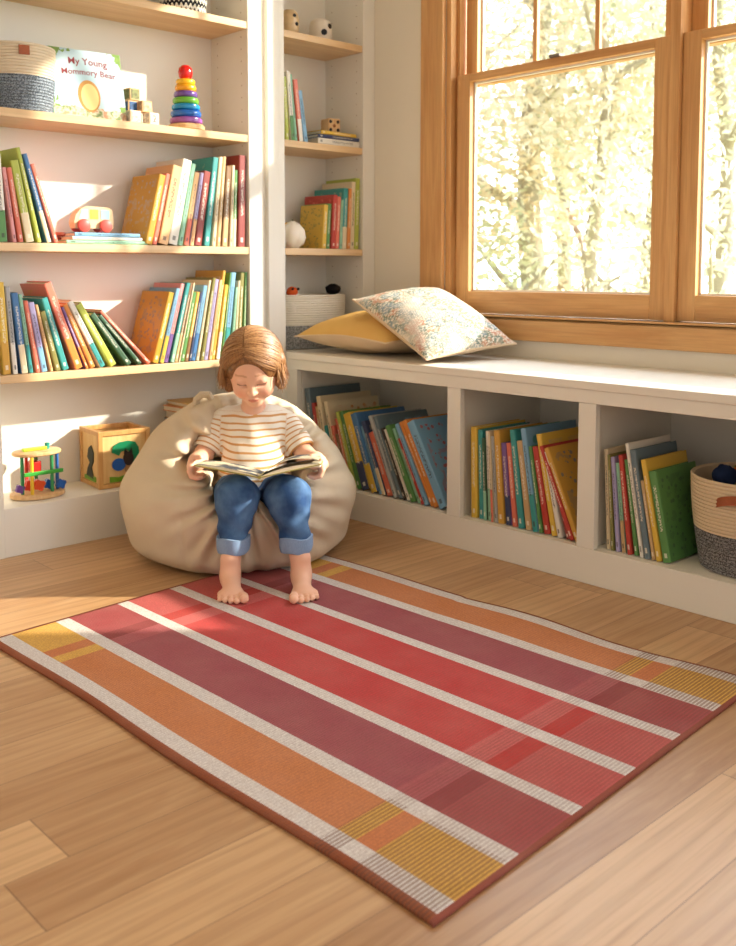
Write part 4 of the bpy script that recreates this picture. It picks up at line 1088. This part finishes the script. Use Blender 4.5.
# ---------------------------------------------------------------- framed picture book leaning on the wall
def text_obj(s, size, mat, parent, loc, rot, name, ext=.0003, bend=0):
    cu = bpy.data.curves.new(name, 'FONT'); cu.body = s; cu.size = size; cu.extrude = ext; cu.align_x = 'CENTER'; cu.resolution_u = 2; cu.offset = size*.008
    ob = bpy.data.objects.new(name, cu); COL.objects.link(ob); bpy.context.view_layer.update()
    me = bpy.data.meshes.new_from_object(ob.evaluated_get(bpy.context.evaluated_depsgraph_get())); bpy.data.objects.remove(ob)
    if bend:
        for v in me.vertices: v.co.y += bend*v.co.x**2
    me.materials.clear(); me.materials.append(mat); o = bpy.data.objects.new(name, me); COL.objects.link(o); o.parent = parent
    o.location = loc; o.rotation_euler = rot; return o
lean = R(-13)
M0 = Matrix.Translation((1.333, 2.790, 1.2745)) @ Matrix.Rotation(R(-6), 4, 'Z') @ Matrix.Rotation(lean, 4, 'X')
root = thing('picture_book', 'large pale blue picture book facing out beside the basket on the upper shelf', 'book', M=M0)
BW, BH = .225, .212
t = NT('storybook_cover', .35, .4); g = t.sep(t.coord('Generated')); v = t.coord('Generated', scale=(1, .1, 1))
def ell2(cx, cz, rx, rz):
    a = t.math('POWER', t.math('DIVIDE', t.math('SUBTRACT', g[0], cx), rx), 2.); b = t.math('POWER', t.math('DIVIDE', t.math('SUBTRACT', g[2], cz), rz), 2.)
    return t.math('SQRT', t.math('ADD', a, b))
n1 = t.noise(v, 9, 3); n1o = t.math('MULTIPLY', t.math('SUBTRACT', n1, .5), .7)
c = t.mix(t.noise(v, 3, 2), hx(150, 186, 202), hx(196, 214, 218))
frame = t.math('GREATER_THAN', t.math('ADD', ell2(.52, .48, .52, .62), n1o), 1.02)
c = t.mix(frame, c, t.mix(t.noise(v, 16, 2), hx(84, 128, 60), hx(150, 176, 90)))
low = t.math('LESS_THAN', t.math('ADD', g[2], t.math('MULTIPLY', n1o, .25)), .14)
c = t.mix(low, c, t.ramp(t.noise(v, 12, 2), [(.35, hx(120, 140, 90)), (.5, hx(214, 206, 180)), (.62, hx(196, 150, 116))]))
arch = t.math('LESS_THAN', ell2(.50, .32, .155, .235), 1.); c = t.mix(arch, c, hx(190, 140, 76))
arch2 = t.math('LESS_THAN', ell2(.51, .31, .12, .195), 1.); c = t.mix(arch2, c, hx(228, 206, 140))
bf = t.math('LESS_THAN', t.math('ADD', ell2(.80, .40, .075, .085), n1o), .9); c = t.mix(bf, c, hx(176, 168, 190))
t.base(c); M_STORY = t.m
MB().box(0, BW, -.0125, -.0095, 0, BH, .001).build('front_cover', M_STORY, root)
MB().box(0, BW, -.0030, 0, 0, BH, .001).build('back_cover', bookmat('teal', 'green', 'p'), root)
MB().box(-.0035, 0, -.0125, 0, 0, BH, .001).build('spine', bookmat('sky', 'green', 'b'), root)
MB().box(.0005, BW-.004, -.0093, -.0032, .003, BH-.003).build('page_block', M_PAGES, root)
M_TXT = plain('title_ink', hx(140, 60, 66), .6)
text_obj('My Young', .030, M_TXT, root, (.118, -.0128, .166), (R(90), 0, 0), 'title_line', bend=-.6)
text_obj('Mommory Bear', .0265, M_TXT, root, (.118, -.0128, .134), (R(90), 0, 0), 'title_line', bend=-.6)

# wooden letter blocks
def block(label, x, y, z, s, rz, faces, ch=None, group='wooden picture blocks'):
    root = thing('toy_block', label, 'block', (x, y, z), rz, group)
    MB().box(-s/2, s/2, -s/2, s/2, 0, s, .0018).build('wooden_cube', M_TOYWOOD if faces != 'white' else plain('pale_block', hx(226, 206, 176), .5), root)
    cols = dict(green=hx(120, 124, 64), blue=hx(40, 84, 136), white=hx(226, 220, 210), peach=hx(232, 196, 160), brown=hx(150, 92, 48))
    m = NT('block_print_'+faces, .5, .3); m.base(m.mix(m.ramp(m.noise(m.coord(), 90, 2), [(.45, 0.), (.6, 1.)]), cols[faces], tuple(v*.55 for v in cols[faces])))
    MB().box(-s*.40, s*.40, -s/2-.0006, -s/2+.001, s*.1, s*.9).build('printed_face', m.m, root)
    MB().box(-s/2-.0006, -s/2+.001, -s*.40, s*.40, s*.1, s*.9).build('printed_face', m.m, root)
    if ch: text_obj(ch, s*.8, plain('block_ink', hx(110, 96, 84), .6), root, (0, -s/2-.0009, s*.22), (R(90), 0, 0), 'numeral')
    return root
S_ = .037
block('brown wooden block at the left foot of the little block pile', 1.556, 2.800, 1.2738, S_*.8, R(4), 'brown')
block('white-faced block in the front row of the block pile', 1.578, 2.757, 1.2738, S_, R(-4), 'white')
block('white block with number 2, rightmost of the block pile', 1.640, 2.757, 1.2738, S_, R(6), 'white', '2')
block('blue-printed block in the middle layer of the block pile', 1.586, 2.788, 1.2738+S_+.0006, S_*.92, R(3), 'blue')
block('peach block in the middle layer, right side of the block pile', 1.626, 2.770, 1.2738+S_+.0006, S_*.96, R(-3), 'peach')
block('green-printed block on top of the block pile', 1.592, 2.788, 1.2738+S_*1.95+.0012, S_, R(5), 'green')
block('plain wooden block at the back of the pile, under the blue-printed block', 1.612, 2.812, 1.2738, S_, R(0), 'brown')

# ring stacker
root = thing('ring_stacker', 'wooden ring stacking toy with rainbow rings and red top on the upper shelf', 'stacking toy', (1.794, 2.796, 1.2738))
def ring(r, hh): return [(.009, .0), (r*.9, .0), (r, hh*.28), (r, hh*.72), (r*.9, hh), (.009, hh), (.009, 0)]
MB().lathe([(.0, 0), (.056, 0), (.060, .004), (.060, .014), (.054, .020), (0, .020)], 40).build('base', M_TOYWOOD, root, True)
MB().lathe([(.0, .02), (.0075, .02), (.0075, .188), (0, .188)], 16).build('peg', M_TOYWOOD, root, True)
z = .0205
for (cn, cc, r, hh) in (('purple', (150, 84, 160), .0535, .022), ('blue', (36, 104, 190), .050, .022), ('light blue', (24, 140, 196), .0465, .020), ('green', (112, 184, 60), .0425, .021), ('violet', (112, 78, 158), .0385, .020), ('amber', (244, 170, 30), .0345, .021), ('yellow', (248, 196, 40), .0315, .017)):
    o = MB().lathe([(.009, z+.001), (r*.86, z+.0004), (r*.965, z+hh*.18), (r, z+hh*.5), (r*.965, z+hh*.82), (r*.86, z+hh-.0004), (.009, z+hh-.001), (.009, z+.001)], 40, cap=False).build('ring', plain('ring_'+cn.replace(' ', '_'), hx(*cc), .22, .6, .03), root, True)
    o['label'] = cn+' wooden ring'; z += hh+.0002
MB().lathe([(0, z), (.014, z), (.021, z+.008), (.0235, z+.022), (.021, z+.036), (.012, z+.045), (0, z+.047)], 32).build('top_knob', plain('glossy_red', hx(214, 28, 26), .18, .6, .03), root, True)

# toy car on the flat books
root = thing('toy_car', 'pale wooden toy car with coral wheels and pastel windows on flat books', 'toy car', (1.435, 2.768, z_car), R(-3))
L, Hh = .128, .068
out = [(-.058, .012), (-.062, .030), (-.056, .052), (-.040, .070), (-.020, .078), (.048, .076), (.060, .068), (.063, .040), (.062, .012)]
t = NT('pale_beech', .5, .3); t.base(t.mix(t.noise(t.coord(scale=(3, 30, 30)), 2, 2), hx(236, 210, 172), hx(226, 194, 150))); MBE = t.m
MB().prism(out, -.020, .020).build('car_body', MBE, root)
for nm, x0, x1, mc in (('blue', -.048, -.020, hx(164, 206, 216)), ('yellow', -.012, .014, hx(222, 206, 84)), ('blue', .022, .050, hx(164, 206, 216))):
    o = MB().prism([(x0+(.010 if x0 < -.04 else 0), .068), (x1, .068), (x1, .040), (x0, .040)], -.0212, -.0195).build('car_window', plain('car_window_'+nm, mc, .4), root); o['label'] = 'pale '+nm+' window'
for x in (-.034, .036):
    for y0 in (-.0305, .0202):
        w = MB().lathe([(0, 0), (.017, 0), (.0195, .002), (.0195, .008), (.017, .010), (0, .010)], 28, M=Matrix.Translation((x, y0+.010, .0195)) @ Matrix.Rotation(R(90), 4, 'X')).build('wheel', plain('coral_paint', hx(226, 92, 84), .4), root, True)
    MB().lathe([(0, 0), (.004, 0), (.004, .0395), (0, .0395)], 10, M=Matrix.Translation((x, .0198, .0195)) @ Matrix.Rotation(R(90), 4, 'X')).build('axle', M_TOYWOOD, root, True)

# bead and roller toy on the bottom shelf
root = thing('bead_tower_toy', 'wooden toy tower with coloured pegs and cogs at left on the lowest shelf', 'toy', (1.268, 2.822, .1423), R(0))
def slab(z0, z1, rx, ry): 
    m = MB().lathe([(0, z0), (.94, z0), (1, z0+.003), (1, z1-.003), (.94, z1), (0, z1)], 36); m.v = [(x*rx, y*ry, z) for x, y, z in m.v]; return m
slab(0, .016, .082, .062).build('base_plate', M_TOYWOOD, root, True); slab(.128, .140, .074, .054).build('top_plate', M_TOYWOOD, root, True)
pc = [((-.055, -.020), (48, 140, 84)), ((-.034, -.040), (236, 190, 50)), ((-.020, .030), (214, 60, 44)), ((.012, .034), (52, 130, 70)), ((.058, -.012), (40, 100, 170)), ((.030, -.036), (48, 140, 84))]
for (x, y), cc in pc:
    MB().lathe([(0, .0162), (.0052, .0162), (.0052, .1278), (0, .1278)], 12, (x, y, 0)).build('peg', plain('peg_paint', hx(*cc), .3, .5), root, True)
MB().box(-.060, .062, -.0475, -.0415, .072, .084, .002).build('cross_bar', plain('green_paint', hx(60, 160, 60), .3, .5), root)
MB().box(-.045, .030, -.010, .006, .1403, .150, .003).build('slider', plain('lime_paint', hx(170, 200, 50), .3, .5), root)
MB().lathe([(0, .1403), (.006, .1403), (.008, .158), (0, .160)], 14, (.034, .0, 0)).build('slider_knob', plain('teal_paint', hx(40, 150, 140), .3, .5), root, True)
MB().box(-.024, .006, -.020, .012, .075, .110, .004).build('hanging_block', M_RED, root)
def cog(c, r, col, nm):
    poly = []
    for k in range(16):
        a = 2*math.pi*(k+.5)/16; q = r if k % 4 < 2 else r*.74; poly.append((c[0]+q*math.cos(a), c[1]+q*math.sin(a)))
    o = MB().prism(poly, c[2]-.007, c[2]+.007).build('cog', plain(nm, col, .3, .5), root); return o
cog((-.030, .037, -.012), .019, hx(230, 70, 44), 'cog_red'); cog((-.004, .037, -.020), .019, hx(224, 84, 40), 'cog_orange'); cog((.030, .034, -.014), .017, hx(30, 90, 170), 'cog_blue'); cog((.060, .034, -.030), .016, hx(30, 90, 170), 'cog_blue')
cog((-.062, .033, -.018), .014, hx(110, 70, 150), 'cog_purple')

# shape sorter cube
root = thing('activity_cube', 'wooden activity cube with green arch and animal cut-outs on the lowest shelf', 'toy', (1.536, 2.838, .1423), R(-6))
s = .172; w = .015
MF = wood('cube_frame_wood', hx(222, 172, 108), hx(200, 146, 84), 2, 3, .42, .6); MPn = wood('cube_panel_wood', hx(236, 200, 140), hx(224, 180, 116), 2, 2, .5, .4)
hs = s/2; d2 = .080
for (x, y) in ((-hs, -d2), (hs-w, -d2), (-hs, d2-w), (hs-w, d2-w)): MB().box(x, x+w, y, y+w, 0, s+.008, .0015).build('frame_post', MF, root)
for z0 in (0, s-w+.008):
    for y in (-d2, d2-w): MB().box(-hs+w, hs-w, y+.0006, y+w-.0006, z0+.0005, z0+w-.0005, .001).build('frame_rail', MF, root)
    for x in (-hs, hs-w): MB().box(x+.0006, x+w-.0006, -d2+w, d2-w, z0+.0005, z0+w-.0005, .001).build('frame_rail', MF, root)
MB().box(-hs+w, hs-w, -d2+.005, -d2+.009, w, s-w+.008).build('front_panel', MPn, root); MB().box(-hs+w, hs-w, d2-.009, d2-.005, w, s-w+.008).build('rear_panel', MPn, root)
MB().box(-hs+.005, -hs+.009, -d2+w, d2-w, w, s-w+.008).build('side_panel', MPn, root); MB().box(hs-.009, hs-.005, -d2+w, d2-w, w, s-w+.008).build('side_panel', MPn, root)
MB().box(-hs+w, hs-w, -d2+w, d2-w, .001, .006).build('floor_panel', MPn, root)
o = MB().box(-.03, .02, -.03, .02, s-.02, s-.008, .003).build('lid_toy', M_WPL, root)
yf = -d2+.0045; GR = plain('jade_paint', hx(16, 128, 84), .35, .5)
arc = [(-.045, .112), (-.040, .132), (-.020, .142), (.010, .145), (.034, .138), (.044, .120), (.046, .095), (.046, .070), (.022, .070), (.022, .092), (.018, .108), (.004, .116), (-.014, .112), (-.022, .100)]
o = MB().prism([(x+.002, z) for x, z in arc], yf-.004, yf).build('green_arch', GR, root); o['label'] = 'jade green arch shape'
MB().prism([(-.050, .018), (.050, .018), (.050, .034), (.020, .042), (-.020, .032), (-.050, .036)], yf-.004, yf).build('grass_strip', plain('grass_paint', hx(110, 160, 40), .35, .5), root)
mb = MB().prism([(math.cos(a)*.017+.012, math.sin(a)*.022+.088) for a in [k*math.pi/8 for k in range(16)]], yf-.005, yf); mb.prism([(-.002, .104), (.002, .122), (.010, .108)], yf-.005, yf).prism([(.014, .108), (.022, .122), (.026, .104)], yf-.005, yf)
mb.build('owl_cutout', plain('dark_owl', hx(50, 40, 40), .5), root)
MB().prism([(math.cos(a)*.022-.020, math.sin(a)*.020+.072) for a in [k*math.pi/8 for k in range(16)]], yf-.0045, yf).build('blue_fish', plain('cobalt_paint', hx(28, 88, 170), .35, .5), root)
MB().prism([(math.cos(a)*.020+.020, math.sin(a)*.020+.056) for a in [k*math.pi/8 for k in range(16)]], yf-.0042, yf).build('log_cutout', plain('log_paint', hx(170, 128, 84), .5), root)
xl = -hs+.0045
MB().prism([(-.03, .110), (-.012, .130), (.01, .118), (.02, .09), (.0, .075), (.018, .055), (.03, .03), (-.03, .026), (-.012, .06), (-.028, .08)], xl-.003, xl, 'yz').build('bird_cutout', plain('charcoal_paint', hx(60, 64, 56), .5), root)
MB().prism([(-.045, .018), (.045, .018), (.045, .030), (-.045, .034)], xl-.003, xl, 'yz').build('grass_strip', plain('grass_paint', hx(110, 160, 40), .35, .5), root)

# corner bookcase objects
M_SPK = plain('speckled_ceramic', hx(206, 176, 132), .35, .5, .18, 60); M_IV = plain('ivory_glaze', hx(226, 214, 196), .35, .5, .05); M_DOT = plain('black_dot', hx(26, 24, 26), .5)
def dotted(name, label, loc, r, h, mat, dots, rz):
    root = thing(name, label, 'ornament', loc, rz)
    MB().lathe([(0, 0), (r*.72, 0), (r*.93, h*.10), (r, h*.35), (r*1.0, h*.6), (r*.9, h*.85), (r*.6, h*.98), (0, h)], 36).build('rounded_body', mat, root, True)
    for az, z, q in dots:
        Mx = Matrix.Rotation(az, 4, 'Z') @ Matrix.Translation((r*.965, 0, z)) @ Matrix.Rotation(R(90), 4, 'Y')
        MB().lathe([(0, -.004), (q, -.004), (q*.9, .0028), (0, .0034)], 18, M=Mx).build('dot', M_DOT, root, True)
dotted('wooden_ornament', 'speckled tan rounded ornament with dark eye spots, left on the top corner shelf', (2.222, 2.79, 1.6456), .034, .088, M_SPK, ((R(-96), .064, .0065), (R(-80), .036, .0075)), 0)
dotted('dotted_ornament', 'ivory rounded ornament with two black dots, right on the top corner shelf', (2.384, 2.812, 1.6456), .042, .088, M_IV, ((R(-112), .034, .012), (R(-76), .058, .010)), 0)
root = thing('dotted_block', 'pale wooden block with five dark spots on top of the flat books', 'block', (2.420, 2.80, z_die+.0002), R(-8))
q = .053; MB().box(-q/2, q/2, -q/2, q/2, 0, q, .004).build('wooden_cube', M_TOYWOOD, root)
for (x, z_) in ((-.3, .78), (.3, .78), (0, .5), (-.3, .22), (.3, .22)):
    MB().lathe([(0, 0), (q*.12, 0), (q*.11, .0012), (0, .0014)], 14, M=Matrix.Translation((x*q, -q/2, z_*q)) @ Matrix.Rotation(R(90), 4, 'X')).build('spot', M_DOT if (x, z_) != (0, .5) else plain('brown_spot', hx(150, 90, 50), .5), root, True)
root = thing('shell_lamp', 'small white faceted egg-shaped lamp on the corner bookcase shelf', 'lamp', (2.216, 2.772, .8996))
t = NT('white_petal_shade', .5, .3); t.base(t.mix(t.noise(t.coord(), 20), hx(240, 228, 210), hx(246, 238, 224))); t.b.inputs['Subsurface Weight'].default_value = .3; t.b.inputs['Subsurface Radius'].default_value = (.02, .015, .01)
mb = MB(); N = 6
prof = [(.018, 0), (.038, .014), (.047, .038), (.042, .064), (.024, .086), (.006, .096)]
for k in range(N):
    a0 = 2*math.pi*k/N; vs = []
    for i, (r_, z_) in enumerate(prof):
        tw = a0+.16*i
        for u in range(5):
            a = tw+(2*math.pi/N)*(u/4)*1.08; bul = 1+.10*math.sin(u/4*math.pi)-.05*(u/4)
            vs.append((r_*bul*math.cos(a), r_*bul*math.sin(a), z_))
    mb.add(vs, [(i*5+u, i*5+u+1, (i+1)*5+u+1, (i+1)*5+u) for i in range(5) for u in range(4)])
mb.lathe([(0, 0), (.020, 0), (.022, .004), (0, .006)], 20)
mb.build('petal_shade', t.m, root, True); MB().lathe([(0, .0945), (.004, .0945), (.003, .103), (0, .104)], 10).build('finial', M_METAL, root, True)
root = thing('small_tin', 'little blue-grey jar half hidden behind the white lamp', 'jar', (2.246, 2.855, .8996))
MB().lathe([(0, 0), (.024, 0), (.026, .004), (.026, .060), (.018, .075), (.018, .085), (0, .085)], 24).build('jar_body', plain('slate_glaze', hx(110, 116, 140), .3, .5), root, True); MB().lathe([(0, .0855), (.020, .0855), (.020, .094), (0, .096)], 20).build('jar_lid', M_YEL, root, True)

# ---------------------------------------------------------------- outdoors
g = NT('lawn', .95, .1); g.base(g.mix(g.noise(g.coord(), 3, 4), hx(150, 150, 90), hx(196, 184, 120)))
struct('lawn', MB().box(3.2, 60, -30, 60, -.62, -.6), g.m)
def leafmat(name, c1, c2):
    t = NT(name, .7, .2); v = t.coord(); c = t.mix(t.ramp(t.noise(v, 1.1, 2), [(.35, 0.), (.65, 1.)]), c1, c2)
    tl = t.new('ShaderNodeBsdfTranslucent'); t.put(tl.inputs[0], c); df = t.new('ShaderNodeBsdfDiffuse'); t.put(df.inputs[0], c)
    m = t.new('ShaderNodeMixShader'); m.inputs[0].default_value = .62; t.t.links.new(df.outputs[0], m.inputs[1]); t.t.links.new(tl.outputs[0], m.inputs[2]); t.t.links.new(m.outputs[0], t.n['Material Output'].inputs[0]); return t.m
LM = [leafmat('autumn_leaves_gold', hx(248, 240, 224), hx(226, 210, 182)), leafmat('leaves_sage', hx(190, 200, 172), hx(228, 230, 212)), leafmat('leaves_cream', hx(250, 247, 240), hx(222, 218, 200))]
M_BARK = plain('tree_bark', hx(176, 170, 158), .9, .1, .2, 8)
def tree(label, az, dist, hgt, cr, nleaf, lm, seed, trunk_r=.12, cz=None, leaf=.056):
    x, y = dist*math.cos(R(az)), dist*math.sin(R(az)); rnd = random.Random(seed)
    root = thing('tree', label, 'tree', (x, y, -.6), 0, 'trees outside the window')
    mb = MB(); pts = [Vector((.06*math.sin(k*1.3+seed), .06*math.cos(k*1.7+seed), hgt*k/6)) for k in range(7)]
    mb.tube(pts, [trunk_r*(1-.12*k) for k in range(7)], 10); mb.build('trunk', M_BARK, root, True)
    bs = []
    for k in range(7):
        a = rnd.uniform(0, 6.28); p = pts[rnd.randint(1, 5)]; e = p+Vector((math.cos(a)*cr*.7, math.sin(a)*cr*.7, rnd.uniform(.3, 1.1)*cr*.6))
        MB().tube([p, p.lerp(e, .5)+Vector((0, 0, -.05)), e], [trunk_r*.4, trunk_r*.26, trunk_r*.12], 7).build('branch', M_BARK, root, True); bs.append(e)
    cz = cz or hgt*.62; V = []; F = []
    cl = [Vector((rnd.gauss(0, .5)*cr, rnd.gauss(0, .5)*cr, cz+rnd.gauss(0, .45)*hgt*.55)) for _ in range(42)]
    for i in range(int(nleaf*1.9)):
        c = rnd.choice(cl); p = c+Vector((rnd.gauss(0, .22), rnd.gauss(0, .22), rnd.gauss(0, .2)))*cr*.8
        if p.z < .1: p.z = .1+rnd.random()*.4
        a = Vector((rnd.gauss(0, 1), rnd.gauss(0, 1), rnd.gauss(0, 1))).normalized()*leaf*rnd.uniform(.5, 1.1); b = a.orthogonal().normalized()*leaf*rnd.uniform(.3, .7)
        n = len(V); V += [p-a, p+b, p+a, p-b]; F.append((n, n+1, n+2, n+3))
    mesh_obj('foliage', V, F, LM[lm], root)
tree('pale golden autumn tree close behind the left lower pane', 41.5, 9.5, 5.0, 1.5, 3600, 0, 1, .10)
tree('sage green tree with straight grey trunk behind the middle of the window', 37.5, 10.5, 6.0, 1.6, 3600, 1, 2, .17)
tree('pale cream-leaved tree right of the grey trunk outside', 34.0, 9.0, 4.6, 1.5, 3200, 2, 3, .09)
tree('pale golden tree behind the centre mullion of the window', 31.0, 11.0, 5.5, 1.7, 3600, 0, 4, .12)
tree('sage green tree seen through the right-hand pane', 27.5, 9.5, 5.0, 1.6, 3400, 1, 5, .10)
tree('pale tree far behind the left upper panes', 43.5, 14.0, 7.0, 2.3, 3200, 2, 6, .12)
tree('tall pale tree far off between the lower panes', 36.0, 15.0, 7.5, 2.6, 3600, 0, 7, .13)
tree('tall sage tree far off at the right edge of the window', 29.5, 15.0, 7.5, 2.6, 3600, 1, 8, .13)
